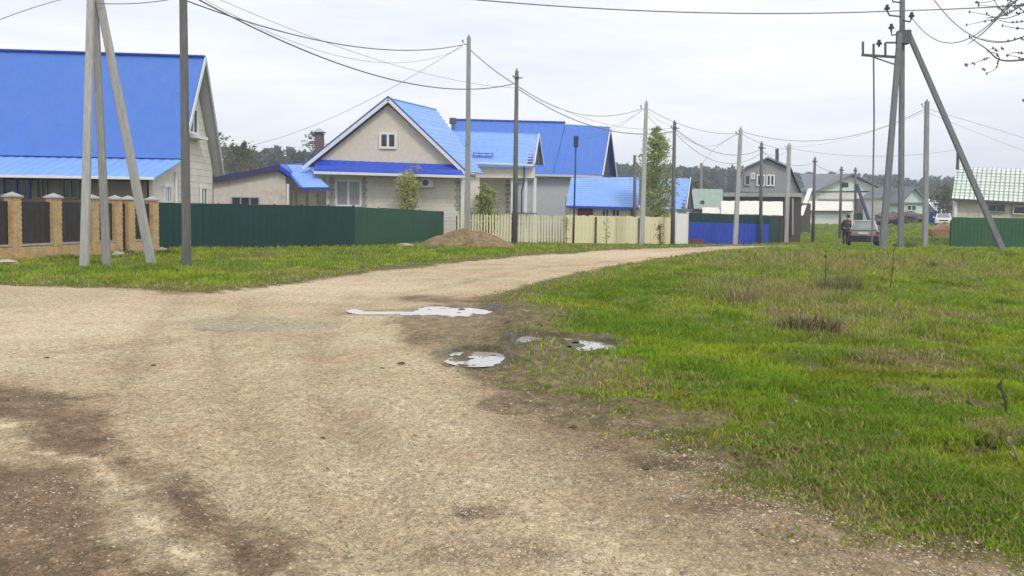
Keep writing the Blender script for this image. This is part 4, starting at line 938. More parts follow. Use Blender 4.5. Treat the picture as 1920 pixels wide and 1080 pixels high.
r_, b1603, t1603 = pole(1603, 100, 1604, 315, 'distant dark pole with a blue leaning strut behind the parked grey car', 'wood_pole', .34, .28, G2, 'clamp', rnd=True)
part(r_, 'strut', MB().beam(P(1606, 345, 99.8), P(1632, 420, 98.5), .3, .3), M['roof_dark'])
_, b1737, t1737 = pole(1735, 49, 1738, 190, 'pale pole in the field between the right tripod pole struts', 'concrete', .3, .22, G1, 'hook')
_, b1079, t1079 = pole(1075, 44.6, 1080, 262, 'slim bluish steel pipe pole at the yellow fence', 'roof_dark', .11, .09, None, None, rnd=True)
part(_, 'cap_box', MB().box(t1079 - Z_ * .1, (.13, .1, .3)), M['roof_dark'])
_, bq, tq = pole(1190, 47.2, 1190, 291, 'short dark pole hidden beside the pale pole at the yellow fence', 'wood_pole', .22, .16, None, None, rnd=True)
_, bq, tq2 = pole(1314, 75, 1315, 306, 'distant faint pole behind the blue fence and green shed', 'concrete', .3, .22, None, None)
# left single pole and left tripod
_, b348, t348 = pole(350, 21.7, 343, -45, 'dark grey pole on the grass right of the triple leaning poles', 'wood_pole', .21, .16, None, 'clamp')
b3 = G(157, 502)
tp = thing('utility_pole', 'pale concrete pole with two leaning struts in front of the brick fence', 'pole', b3)
topA = P(172, -62, b3.y)
part(tp, 'pole_shaft', MB().beam(b3 - Z_ * .3, topA, .21, .12, .17, .11), M['concrete_w'])
sB = G(201, 500); part(tp, 'strut', MB().beam(sB - Z_ * .3, P(176, -40, b3.y + .25), .20, .12, .15, .11), M['concrete'])
sC = G(288, 497); part(tp, 'strut', MB().beam(sC - Z_ * .3, P(182, -25, b3.y + .1), .24, .13, .18, .11), M['concrete_w'])
part(tp, 'bracket', MB().box(P(175, -30, b3.y + .1), (.3, .26, .07)), M['steel'])
part(tp, 'crossarm', MB().beam(topA + Vector((-.5, 0, -.25)), topA + Vector((.6, 0, -.25)), .08), M['steel'])
for dx in (-.45, .55): insulator(tp, topA + Vector((dx, 0, -.2)))
# right tripod
RY = 35.0
bR = GY(1690, RY); rp_ = thing('utility_pole', 'tall grey concrete pole with two struts, crossarms and insulators in the right field', 'pole', bR)
tR = P(1692, -22, RY)
part(rp_, 'pole_shaft', MB().beam(bR - Z_ * .4, tR, .24, .14, .19, .12), M['concrete_d'])
sL = GY(1654, RY - .4); part(rp_, 'strut', MB().beam(sL - Z_ * .4, P(1687, 62, RY - .25), .30, .15, .2, .13), M['concrete_d'], label='strut leaning slightly from the left')
sR = GY(1886, RY - .2); sR = Vector((sR.x, sR.y, sR.z)); part(rp_, 'strut', MB().beam(sR - Z_ * .2, P(1701, 57, RY - .1), .25, .15, .2, .12), M['concrete_d'], label='long strut leaning from the right')
part(rp_, 'bracket', MB().box(P(1694, 70, RY - .1), (.24, .2, .28)), M['steel'])
def hook(pts, dep=RY - .25):
    q_ = [P(x, y, dep) for x, y in pts]; part(rp_, 'hook', MB().tube(q_, .035, 6), M['steel']); return q_[-1]
for pts in (((1690, 31), (1668, 29), (1663, 20)), ((1692, 38), (1706, 41), (1709, 34)), ((1688, 64), (1672, 66), (1671, 56)), ((1690, 5), (1674, 3), (1673, -6))):
    e = hook(pts); insulator(rp_, e - Z_ * .05, .3, .13)
ca = part(rp_, 'crossarm', MB().beam(P(1616, 103, RY - .3), P(1680, 107, RY - .2), .12, .1), M['steel'])
part(rp_, 'brace', MB().beam(P(1634, 106, RY - .3), P(1678, 121, RY - .2), .05), M['steel'])
part(rp_, 'brace', MB().beam(P(1661, 80, RY - .3), P(1688, 80, RY - .2), .07), M['steel'])
for xx, yt in ((1618, 78), (1638, 82), (1660, 80)):
    part(rp_, 'arm_upright', MB().beam(P(xx, 104, RY - .3), P(xx, yt, RY - .3), .08), M['steel'])
insulator(rp_, P(1648, 88, RY - .3), .3, .13)
dl = P(1638, 106, RY - .3); dl2 = P(1639, 345, RY - .3); part(rp_, 'down_cable', MB().tube([dl, dl.lerp(dl2, .5) + X_ * .01, Vector((dl2.x, dl2.y, .2))], .035, 6), M['cable'])
# ------------------------------------------------------------------ wires
def wire(p0, p1, mid, label, r=.02, group='overhead wires between the poles', n=26):
    p0, p1 = Vector(p0), Vector(p1); best = None
    if mid is None: sag = .3
    elif isinstance(mid, float): sag = mid
    else:
        for i in range(1, 200):
            t = i / 200; p = p0.lerp(p1, t); x, y = proj(p)
            if best is None or abs(x - mid[0]) < best[0]: best = (abs(x - mid[0]), t, p, y)
        t, p, y = best[1:]; zneed = P(mid[0], mid[1], p.y).z; sag = (p.z - zneed) / (4 * t * (1 - t))
    pts = [p0.lerp(p1, i / n) - Z_ * (4 * sag * (i / n) * (1 - i / n)) for i in range(n + 1)]
    return single('overhead_wire', MB().tube(pts, r * .78, 5), M['cable'], label, 'wire', p0, group)
w879 = P(868, 84, 41); w968 = P(964, 157, 41.5)
wire(topA + Vector((.3, 0, 0)), w879, (610, 78), 'grey cable from the left triple pole top to the tallest middle pole', .028)
wire(P(346, -15, 21.7), w968, (640, 121), 'thick cable from the left dark pole to the dark pole by the picket fence', .03)
wire(P(346, -30, 21.7), P(966, 165, 41.5), (700, 110), 'thin upper cable from the left dark pole toward the picket fence pole', .010)
wire(w879, P(400, 285, 60), (620, 222), 'thin service wire from the tallest middle pole down to the left house', .014)
wire(P(881, 93, 41), w968, (925, 130), 'short cable between the tall pale pole and the dark picket fence pole', .03)
wire(w968, P(1203, 204, 45), (1100, 216), 'sagging cable from the dark picket fence pole to the pale pole left of the birch', .02)
wire(P(969, 165, 41.5), P(1264, 246, 47), (1110, 236), 'thick cable from the dark picket fence pole to the dark pole right of the birch', .03)
wire(P(1203, 208, 45), P(1140, 240, 61), .1, 'service wire from the pale birch pole to the blue house ridge', .012)
wire(P(1203, 206, 45), t1079, (1140, 248), 'thin wire from the pale birch pole down to the steel pipe pole', .010)
wire(P(1213, 203, 45), P(1384, 250, 51.5), (1290, 238), 'cable from the pale birch pole to the pale pole at the blue fence', .018)
wire(P(1265, 240, 47), P(1427, 280, 56), (1345, 286), 'upper cable from the dark birch pole to the dark blue fence pole', .024)
wire(P(1265, 248, 47), P(1427, 287, 56), (1345, 303), 'lower cable from the dark birch pole to the dark blue fence pole', .018)
wire(P(1213, 215, 45), P(1264, 250, 47), (1238, 240), 'short wire between the two poles beside the birch', .014)
wire(P(1385, 252, 51.5), P(1315, 310, 75), (1345, 274), 'service wire from the pale blue fence pole back to the distant pole', .014)
wire(P(1389, 246, 51.5), P(1733, 205, 49), (1545, 263), 'long cable across the field from the blue fence pole to the field pole', .02)
wire(P(1389, 250, 51.5), P(1478, 280, 66), (1430, 270), 'cable from the pale blue fence pole to the pole at the grey house', .016)
wire(P(1428, 284, 56), P(1527, 305, 72), (1478, 308), 'cable from the dark blue fence pole to the dark pole in the grass', .022)
wire(P(1481, 278, 66), P(1800, 280, 60), (1640, 293), 'thin cable from the grey house pole across to the right house', .013)
wire(P(1527, 306, 72), P(1577, 322, 84), (1552, 320), 'short cable between the two dark poles in the grass', .024)
wire(P(1577, 322, 84), P(1603, 325, 100), (1590, 326), 'short cable between the dark box pole and the strutted far pole', .024)
wire(P(1741, 205, 49), P(2000, 285, 70), (1840, 234), 'cable from the field pole to beyond the right edge', .016)
wire(P(969, 160, 41.5), P(1264, 240, 47), (1105, 224), 'second upper strand from the dark picket fence pole to the dark birch pole', .012)
wire(P(1265, 243, 47), P(1384, 247, 51.5), (1325, 274), 'crossing service wire between the dark birch pole and the pale blue fence pole', .012)
wire(P(1210, 205, 45), P(1264, 236, 47), (1236, 226), 'upper short strand between the two poles beside the birch', .010)
wire(P(1428, 281, 56), P(1480, 279, 66), (1455, 292), 'short wire between the dark blue fence pole and the grey house pole', .012)
wire(P(346, -22, 21.7), P(868, 88, 41), (600, 96), 'second sagging strand from the left dark pole to the tallest middle pole', .010)
wire(P(1480, 276, 66), P(1737, 208, 49), (1600, 258), 'thin wire rising from the grey house pole to the field pole', .010)
wire(P(1741, 212, 49), P(2000, 310, 70), (1840, 252), 'lower thin wire from the field pole to beyond the right edge', .010)
pw = P(1690, 20, RY - .3)
wire(P(620, -30, 30), pw, (1200, 20), 'long thick wire along the top of the sky to the right tripod pole', .032)
wire(pw, P(2100, -5, 30), (1830, 15), 'wire leaving the right tripod pole through the bare branches', .03)
wire(P(1709, 32, RY - .3), P(1915, -25, 26), (1795, 80), 'first slack wire looping right from the tripod pole', .022)
wire(P(1738, -20, 24), P(2050, -60, 22), (1800, 50), 'second slack wire looping in from the top edge', .018)
wire(P(-60, 62, 16), P(168, -12, b3.y), (60, 15), 'thin wire from the left edge to the triple pole top', .012)
wire(P(178, 6, b3.y), P(345, -6, 21.7), (260, 6), 'wire between the triple pole and the dark pole top', .016)

# ------------------------------------------------------------------ soil mound
def weeds(n):
    X, Y = grass_pts(n, 980, 2000, 480, 1080); z, s_w, mu, ba = surf(X, Y)
    keep = (s_w < -.5) & (RNG.uniform(0, 1, n) < sstep(.4, .75, fbm(X * 1.3, Y * 1.3, 3, 121))); X, Y, z = X[keep], Y[keep], z[keep]; n = len(X)
    Vs = []; Cs = []
    for k in range(6):
        a = 2 * math.pi * k / 6 + RNG.uniform(-.4, .4, n); L_ = RNG.uniform(.010, .026, n) * (1 + .04 * Y); w2 = L_ * .28
        d = np.stack([np.cos(a), np.sin(a), 0 * a], 1); e = np.stack([-np.sin(a), np.cos(a), 0 * a], 1); c = np.stack([X, Y, z + .012], 1); up = np.array([0, 0, 1.0])
        Vs.append(np.stack([c, c + d * (L_ * .5)[:, None] + e * w2[:, None] + up * (L_ * .45)[:, None], c + d * L_[:, None] + up * (L_ * .5)[:, None], c + d * (L_ * .5)[:, None] - e * w2[:, None] + up * (L_ * .45)[:, None]], 1))
        Cs.append(np.array([.15, .25, .03]) * RNG.uniform(.6, 1.4, (n, 1)))
    V = np.stack(Vs, 1).reshape(-1, 3); C = np.repeat(np.stack(Cs, 1).reshape(-1, 3), 4, 0); F = np.arange(len(V)).reshape(-1, 4)
    me = np_mesh('weeds', V, F, M['grass'], C); o = bpy.data.objects.new('weeds', me); COL.objects.link(o); setp(o, 'small broad leaved weeds growing through the right hand grass', kind='stuff')
weeds(5000)
def straws(n):
    X, Y = grass_pts(n, 1250, 2000, 468, 640); z, s_w, mu, ba = surf(X, Y); dm = np.clip(macc(X, Y, DRY, .8) * (fbm(X, Y, 3, 131) > .44) + .03, 0, 1)
    keep = (s_w < -.8) & (RNG.uniform(0, 1, n) < dm); X, Y, z = X[keep], Y[keep], z[keep]; n = len(X)
    h = RNG.uniform(.08, .22, n) * np.where(RNG.uniform(0, 1, n) > .94, 2.2, 1); a = RNG.uniform(0, 6.28, n); l_ = h * RNG.uniform(0, .5, n); c = np.stack([X, Y, z - .01], 1); w2 = (.0018 * (1 + .07 * Y))[:, None]
    tip = c + np.stack([np.cos(a) * l_, np.sin(a) * l_, h], 1); e = np.stack([np.cos(a + 1.6), np.sin(a + 1.6), 0 * a], 1) * w2
    V = np.stack([c - e, c + e, tip + e * .6, tip - e * .6], 1).reshape(-1, 3); C = np.repeat(np.where(RNG.uniform(0, 1, (n, 1)) < .7, np.array([.48, .40, .2]), np.array([.24, .22, .1])) * RNG.uniform(.6, 1.2, (n, 1)), 4, 0)
    me = np_mesh('dry_straw', V, np.arange(len(V)).reshape(-1, 4), M['grass'], C); o = bpy.data.objects.new('dry_straw', me); COL.objects.link(o); setp(o, 'standing dry straw stems of last year in the rough grass', kind='stuff')
straws(14000)
print('mound, vegetation')
mc = G(868, 467); mc = Vector((mc.x, 36.5, gz(mc.x, 36.5)))
mv = []; mf = []; nu, nv = 72, 18
for j in range(nv + 1):
    for i in range(nu):
        a = 2 * math.pi * i / nu; r_ = j / nv
        k = 1 + .10 * math.sin(2 * a + 1) + .07 * math.sin(5 * a)
        x = mc.x + 2.2 * r_ * k * math.cos(a); y = mc.y + 1.7 * r_ * k * math.sin(a)
        nz = float(fbm(np.array([x * 2.2]), np.array([y * 2.2]), 4, 13)[0]); n2 = float(fbm(np.array([x * 9]), np.array([y * 9]), 2, 15)[0])
        h = .90 * (max(0, 1 - r_ ** 1.25)) ** .9 * (.82 + .4 * nz) + (n2 - .5) * .10 * (1 - r_ ** 3) - .03
        mv.append((x, y, mc.z + h))
for j in range(nv):
    for i in range(nu): mf.append((j * nu + i, (j + 1) * nu + i, (j + 1) * nu + (i + 1) % nu, j * nu + (i + 1) % nu))
single('soil_mound', MB().add(mv, mf), M['soil'], 'brown heap of dug soil on the verge before the picket fence', 'mound', mc)
p = GY(1768, 66); single('soil_mound', MB().blob(p + Z_ * .3, (1.4, .8, .75), 16, 8, .3, seed=5), M['redpatch'], 'orange brown earth heap beside the right green fence', 'mound', p)

# ------------------------------------------------------------------ foliage
def leaves(pts, size, cols, seed=0, jitter=.25):
    rg = np.random.default_rng(seed); n = len(pts); pts = np.asarray(pts, float)
    a = rg.normal(size=(n, 3)); a /= np.linalg.norm(a, axis=1)[:, None]; b = rg.normal(size=(n, 3)); b -= a * (a * b).sum(1)[:, None]; b /= np.linalg.norm(b, axis=1)[:, None]
    s = size * rg.uniform(.5, 1.4, (n, 1))
    V = np.stack([pts - a * s, pts + b * s * .55, pts + a * s, pts - b * s * .55], 1).reshape(-1, 3)
    F = np.arange(n * 4).reshape(-1, 4); c = np.array(cols)[rg.integers(0, len(cols), n)] * rg.uniform(1 - jitter, 1 + jitter, (n, 1))
    return V, F, np.repeat(c, 4, 0)
def tree(name, label, base, H, cw_, clear, n, size, cols, trunk='bark', tr=.09, seed=0, cat='tree', group=None, shape='oval', nb=26, multi=1, material='leaf'):
    rg = random.Random(seed); base = Vector(base); r = thing(name, label, cat, base, group); tb = MB(); lb = MB(); pts = []
    for mtt in range(multi):
        off = Vector((rg.uniform(-.3, .3), rg.uniform(-.3, .3), 0)) * (cw_ * .35 if multi > 1 else 0); wob = Vector((rg.uniform(-.4, .4), rg.uniform(-.4, .4), 0)) * H * .05
        top = base + off * 2.2 + Z_ * H * (1 if mtt == 0 else rg.uniform(.75, .95)) + wob
        spine = [base + off * .3 - Z_ * .1, base + off + Z_ * H * .35 + wob * .8, base + off * 1.6 + Z_ * H * .7 + wob * .2, top]
        tb.tube(spine, [tr, tr * .7, tr * .38, tr * .08], 7)
        for k in range(nb):
            t = clear + (1 - clear) * (k + rg.random()) / nb * .97; i = min(2, int(t * 3)); p = spine[i].lerp(spine[i + 1], t * 3 - i)
            u = (t - clear) / (1 - clear)
            wid = {'oval': math.sin(math.pi * min(1, u * .85 + .15)) ** .7, 'cone': (1 - u) ** .8 * .95 + .06, 'vase': .35 + .65 * math.sin(math.pi * (u * .75 + .05))}[shape] * cw_ * rg.uniform(.55, 1.1) / (1 if multi == 1 else 1.5)
            a = rg.uniform(0, 6.28); e = p + Vector((math.cos(a) * wid, math.sin(a) * wid, wid * rg.uniform(.1, .8)))
            m_ = p.lerp(e, .5) + Z_ * wid * .08; lb.tube([p, m_, e], [tr * .28 * (1 - t * .6), tr * .18 * (1 - t * .6), tr * .05], 4)
            for _ in range(int(n / nb / multi)):
                s_ = rg.random() ** .6; q_ = p.lerp(e, s_); sp_ = .16 * wid + .05
                pts.append((q_.x + rg.gauss(0, sp_), q_.y + rg.gauss(0, sp_), q_.z + rg.gauss(0, sp_ * .9) - sp_ * .3))
    part(r, 'trunk', tb, M[trunk], smooth=True); part(r, 'limbs', lb, M[trunk])
    Vv, Ff, Cc = leaves(pts, size, cols, seed); Vv -= np.array(base)
    me = np_mesh('crown', Vv, Ff, M[material], Cc); o = bpy.data.objects.new('crown', me); COL.objects.link(o); o.parent = r
    return r
SPR = [(.44, .48, .17), (.36, .40, .13), (.52, .52, .22), (.26, .31, .10)]
tree('birch_tree', 'slender young birch in fresh leaf between the pale and dark poles', GY(1235, 50), 7.4, 1.7, .06, 6800, .085, SPR, 'birch', .08, 3, nb=60, shape='oval', multi=2)
tree('shrub', 'small yellow green sapling in front of the beige house wall', Vector((P(762, 450, 45).x, 45, 0)), 3.9, 1.05, .25, 2600, .075, [(.50, .54, .2), (.42, .46, .15), (.52, .50, .2)], 'bark', .04, 5, 'shrub', nb=34, shape='vase', multi=3)
tree('shrub', 'dense green bush behind the picket fence beside the tall pale pole', Vector((P(912, 450, 47).x, 47, -.2)), 3.5, 1.0, .1, 3400, .08, SPR, 'bark', .04, 8, 'shrub', nb=34, shape='oval', multi=3)
tree('tree', 'bare rounded tree top rising behind the brown chimney', Vector((P(594, 420, 75).x, 75, 0)), 9.0, 1.6, .45, 900, .13, [(.16, .16, .13), (.11, .11, .09)], 'bark', .14, 12, nb=34)
tree('tree', 'light green tree before the forest left of the annex', Vector((P(452, 420, 95).x, 95, 0)), 9.4, 2.7, .2, 1500, .2, [(.17, .17, .08), (.12, .12, .06), (.22, .2, .1)], 'bark', .16, 13, nb=34)
tree('tree', 'tall thin hazy tree touching the rear slope of the left blue roof', Vector((P(408, 420, 90).x, 90, 0)), 10.5, 1.5, .3, 500, .18, [(.2, .2, .15), (.15, .16, .11)], 'bark', .12, 15, nb=30)
tree('tree', 'pale green tree at the forest edge above the green shed', Vector((P(1305, 420, 120).x, 120, 0)), 6.5, 3.2, .1, 900, .25, [(.16, .2, .07), (.11, .14, .05)], 'bark', .16, 14, nb=30)
tree('shrub', 'greenish willow scrub left of the pale tiled roof', Vector((P(1768, 420, 100).x, 100, .6)), 5.0, 2.6, .1, 900, .2, [(.16, .19, .07), (.2, .2, .1)], 'bark', .12, 24, 'shrub', nb=30, multi=2)
tree('shrub', 'scrubby brown green bush against the yellow boarded fence', GY(1062, 44.4), 1.6, .3, .1, 160, .045, [(.3, .32, .12)], 'bark', .02, 31, 'shrub', nb=16, multi=2)
tree('shrub', 'thin sapling against the yellow boarded fence left of the birch', GY(1138, 45.2), 1.7, .35, .1, 130, .045, [(.34, .34, .14)], 'bark', .015, 32, 'shrub', nb=16, multi=2)
tree('shrub', 'dark weedy growth at the foot of the yellow fence below the birch', GY(1238, 46), 1.3, .5, .05, 260, .05, [(.12, .14, .04), (.2, .18, .08)], 'bark', .02, 33, 'shrub', nb=16, multi=3)
# forest belt
def forest(name, spans, label, seed):
    rg = np.random.default_rng(seed); Vs, Fs, Cs = [], [], []; o_ = 0
    for px0, px1, y_l, y_r, Y0, Y1, n in spans:
        for i in range(n):
            px = rg.uniform(px0, px1); t = (px - px0) / (px1 - px0); Y = rg.uniform(Y0, Y1); py = y_l + (y_r - y_l) * t + abs(rg.normal(0, 3.2)) + (Y1 - Y) / (Y1 - Y0) * 12
            top = P(px, py, Y); b = gz(top.x, Y); H = max(6, top.z - b); con = rg.random() < .62
            m = 90; u = rg.uniform(0, 1, m) ** .8; a = rg.uniform(0, 6.28, m)
            wd = (H * .17 * (1 - u) ** .75 + .3) if con else H * .24 * np.sin(np.pi * np.clip(u * .8 + .15, 0, 1))
            rr2 = wd * rg.uniform(.4, 1, m); pts = np.stack([top.x + rr2 * np.cos(a), Y + rr2 * np.sin(a), b + H * (.12 + .88 * u)], 1)
            cols = [(.028, .05, .03), (.018, .035, .024), (.04, .06, .032)] if con else [(.075, .085, .045), (.10, .105, .055), (.06, .06, .04)]
            Vv, Ff, Cc = leaves(pts, 1.25 if con else 1.4, cols, int(rg.integers(1e6))); Vs.append(Vv); Fs.append(Ff + o_); Cs.append(Cc); o_ += len(Vv)
    me = np_mesh(name, np.concatenate(Vs), np.concatenate(Fs), M['forest'], np.concatenate(Cs)); o = bpy.data.objects.new(name, me); COL.objects.link(o); setp(o, label, kind='stuff')
forest('forest', [(250, 800, 272, 282, 190, 260, 170), (1080, 1420, 303, 312, 270, 360, 170), (1420, 1860, 318, 334, 290, 380, 220), (780, 1080, 285, 300, 260, 330, 60), (1860, 2200, 330, 335, 290, 380, 80), (-400, 250, 270, 272, 190, 260, 110)], 'far mixed forest belt along the horizon', 4)

# overhanging branches: a tree just outside the right edge
tb_ = Vector((5.6, 5.2, 0)); bt = thing('overhanging_tree', 'bare budding tree whose thin branches hang into the top right corner', 'tree', tb_)
part(bt, 'trunk', MB().tube([tb_ - Z_ * .2, tb_ + Vector((-.1, .2, 1.6)), tb_ + Vector((-.3, .5, 3.2)), tb_ + Vector((-.2, .7, 5))], [.16, .13, .1, .06], 10), M['bark'], smooth=True)
TWY = 6.2
def br(pts, r0, r1, Y=TWY, name='branch', par=None):
    q_ = [P(x, y, Y + d) for x, y, d in [(p + (0,) if len(p) == 2 else p) for p in pts]]
    # smooth
    sm = []
    for i in range(len(q_) - 1):
        p0, p1, p2, p3 = q_[max(0, i - 1)], q_[i], q_[i + 1], q_[min(len(q_) - 1, i + 2)]
        for k in range(4):
            t = k / 4; sm.append(.5 * ((2 * p1) + (p2 - p0) * t + (2 * p0 - 5 * p1 + 4 * p2 - p3) * t * t + (-p0 + 3 * p1 - 3 * p2 + p3) * t ** 3))
    sm.append(q_[-1]); m = len(sm); return part(bt, name, MB().tube(sm, [r0 + (r1 - r0) * i / (m - 1) for i in range(m)], 5), M['bark'], par)
main = [((2420, -300), (2150, -120), (2000, -30), (1920, 8), (1885, 28), (1850, 34)), ((2400, -80), (2150, 60), (1990, 100), (1920, 112), (1875, 112), (1850, 92), (1818, 70)), ((2300, -260), (2050, -120), (1950, -30), (1900, 5), (1870, 35), (1845, 60), (1816, 82))]
mains = [br(m_, .013, .003, TWY + i * .2) for i, m_ in enumerate(main)]
tw = [((1920, 8), (1880, 12), (1835, 10)), ((1925, 20), (1885, 35), (1850, 28), (1818, 22)), ((1920, 40), (1895, 42), (1868, 36), (1850, 25)), ((1870, 36), (1845, 40), (1812, 47)), ((1890, 30), (1870, 10), (1860, -8)), ((1930, 55), (1900, 52), (1880, 48)), ((1905, 5), (1880, -2), (1850, 4), (1830, 4)),
      ((1920, 100), (1900, 98), (1888, 104)), ((1875, 112), (1868, 100), (1850, 97), (1862, 90)), ((1920, 112), (1905, 106), (1890, 104)), ((1856, 108), (1842, 112), (1828, 118), (1812, 121)), ((1872, 114), (1868, 128), (1850, 138)), ((1920, 68), (1885, 78), (1845, 74), (1818, 68)), ((1900, 5), (1915, 18), (1940, 30)), ((1880, 28), (1900, 20), (1925, 4)), ((1885, 30), (1893, 10), (1900, -6))]
buds = []
for i, t_ in enumerate(tw):
    br(t_, .0038, .0016, TWY + .1 * (i % 4), 'twig', mains[i % 3]); buds += [(t_[-1], .1 * (i % 4))]
    for _ in range(3): k = random.random(); a_, b_ = t_[0], t_[1]; buds.append(((a_[0] + (b_[0] - a_[0]) * k, a_[1] + (b_[1] - a_[1]) * k), .1 * (i % 4)))
for (x, y) in ((1918, 188), (1810, 121), (1824, 118), (1843, 129), (1866, 93), (1878, 90), (1915, 72), (1832, 4), (1660, -30), (1890, 8), (1900, 12), (1893, 20), (1872, 14), (1915, 8), (1906, 24)): buds += [((x, y), .05), ((x + 3, y + 2), .07)]
mb = MB()
for k, ((x, y), d) in enumerate(buds): mb.blob(P(x, y, TWY + d), (.007, .007, .010), 6, 4, .4, seed=k)
part(bt, 'buds', mb, M['bark'], kind='stuff'); br(((1990, 150), (1945, 170), (1918, 188)), .006, .003)

# weeds and stalks
def stalk(px, py, top, lean, label, m='bark', n=3, grp=None):
    b = G(px, py); H = (py - top) / FPX * b.y; r = thing('dry_stalk', label, 'plant', b, grp)
    mb = MB(); t = b + Vector((lean * H, 0, H)); mb.tube([b - Z_ * .03, b.lerp(t, .5) + X_ * .02, t], [.012, .009, .004], 5)
    for k in range(n * 3):
        q_ = b.lerp(t, random.uniform(.25, .95)); e = q_ + Vector((random.uniform(-.12, .12), random.uniform(-.1, .1), random.uniform(.03, .16))) * H; mb.tube([q_, e], [.005, .002], 4)
    part(r, 'stem', mb, M[m]); hb2 = MB()
    for k in range(6): hb2.blob(t + Vector((random.uniform(-.02, .02), random.uniform(-.02, .02), random.uniform(-.14, .02))) * H, (.012, .012, .02), 5, 4, .3, seed=k)
    part(r, 'seed_head', hb2, M[m])
M['straw'] = mat('dry_straw_stem', (.26, .21, .13), .9, .2, 12)
M['weed'] = mat('dark_weed_stem', (.07, .075, .05), .9, .2, 12)
for (x, y, t, l_, lb, m) in ((1545, 555, 470, 0, 'dark upright weed stalk in the middle of the rough grass', 'weed'), (1612, 535, 475, -.12, 'leaning brown stalk just right of the weed clump', 'straw'), (1668, 548, 458, .06, 'tall thin stalk below the right tripod pole', 'weed'),
                             (1565, 500, 432, .02, 'straw coloured stalk left of the parked car', 'straw'), (1455, 505, 462, .03, 'faint dry stalk at the left of the rough grass', 'straw'), (1625, 470, 430, .05, 'short reddish stalk before the parked car', 'straw'),
                             (1888, 792, 716, -.22, 'black bent stick standing in the grass at the right', 'weed'), (1835, 775, 752, -.9, 'low broken twig left of the black bent stick', 'weed'), (1910, 890, 820, -.3, 'dry stem at the lower right edge', 'straw')):
    stalk(x, y, t, l_, lb, m)
def clump(px, py, wpx, hpx, label, cols, n=260):
    b = G(px, py); wm_ = wpx / FPX * b.y / 2; hm_ = hpx / FPX * b.y; rg = np.random.default_rng(px)
    k = n; a = rg.uniform(0, 6.28, k); rr2 = np.sqrt(rg.uniform(0, 1, k)) * wm_; c = np.stack([b.x + rr2 * np.cos(a), b.y + rr2 * np.sin(a) * .6, np.full(k, b.z - .02)], 1)
    h = hm_ * rg.uniform(.4, 1.1, k) * (1 - .4 * (rr2 / wm_)); ln = h * rg.uniform(.1, .8, k); la = a + rg.normal(0, .8, k)
    tip = c + np.stack([np.cos(la) * ln, np.sin(la) * ln, h], 1); d = np.stack([np.cos(la + 1.57), np.sin(la + 1.57), 0 * a], 1) * .007
    V = np.stack([c - d, c + d, (c + tip) / 2 + d * .8 + np.array([0, 0, 1]) * (h * .12)[:, None], tip, (c + tip) / 2 - d * .8 + np.array([0, 0, 1]) * (h * .12)[:, None]], 1).reshape(-1, 3) - np.array(b)
    F = (np.arange(k)[:, None] * 5 + np.array([[0, 1, 2]])); F = np.concatenate([F, np.arange(k)[:, None] * 5 + np.array([[0, 2, 4]]), np.arange(k)[:, None] * 5 + np.array([[4, 2, 3]])])
    cc = np.array(cols)[rg.integers(0, len(cols), k)] * rg.uniform(.7, 1.2, (k, 1))
    me = np_mesh('grass_tuft', V, F, M['grass'], np.repeat(cc, 5, 0)); o = bpy.data.objects.new('grass_tuft', me); COL.objects.link(o); o.location = b; setp(o, label, 'plant')
STR = [(.44, .37, .21), (.34, .27, .14), (.26, .22, .11)]; WD = [(.11, .12, .05), (.08, .09, .04), (.16, .15, .08)]
clump(1392, 572, 60, 55, 'pale dead grass tuft at the left of the rough grass', STR); clump(1572, 552, 85, 55, 'dark grey green weed clump beside the upright stalk', [(.2, .22, .09), (.15, .17, .07), (.3, .26, .14)], 420)
clump(1510, 622, 130, 48, 'wide dry brown grass clump in the middle of the green', STR + WD, 800); clump(1340, 505, 40, 16, 'small tan tuft near the road bend', STR)
clump(1700, 470, 40, 26, 'dark weed at the foot of the right tripod pole', WD); clump(1870, 500, 60, 14, 'low dark weeds near the base of the long leaning strut', WD)
clump(1890, 850, 90, 60, 'dry tangled grass at the right edge of the picture', STR + WD, 420); clump(1745, 505, 50, 22, 'small dark green weed right of the tall thin stalk', WD)
clump(1500, 480, 60, 20, 'dry tuft by the road edge before the far pole', STR); clump(1640, 680, 70, 18, 'flattened brown tuft beside the bare soil patch', STR)
clump(315, 476, 40, 16, 'green weeds at the foot of the green fence corner', [(.1, .15, .03), (.15, .2, .05)]); clump(120, 488, 80, 18, 'grass tuft growing against the brick plinth', [(.1, .15, .03), (.15, .2, .05)])
for x, y, ww, lb in ((157, 506, 34, 'fringe of grass at the foot of the pale triple pole shaft'), (201, 504, 34, 'fringe of grass at the foot of the middle leaning strut'), (288, 501, 38, 'fringe of grass at the foot of the right leaning strut'), (350, 501, 34, 'fringe of grass at the foot of the single dark pole')):
    clump(x, y, ww, 12, lb, [(.2, .29, .03), (.3, .36, .05), (.14, .2, .03)], 160)
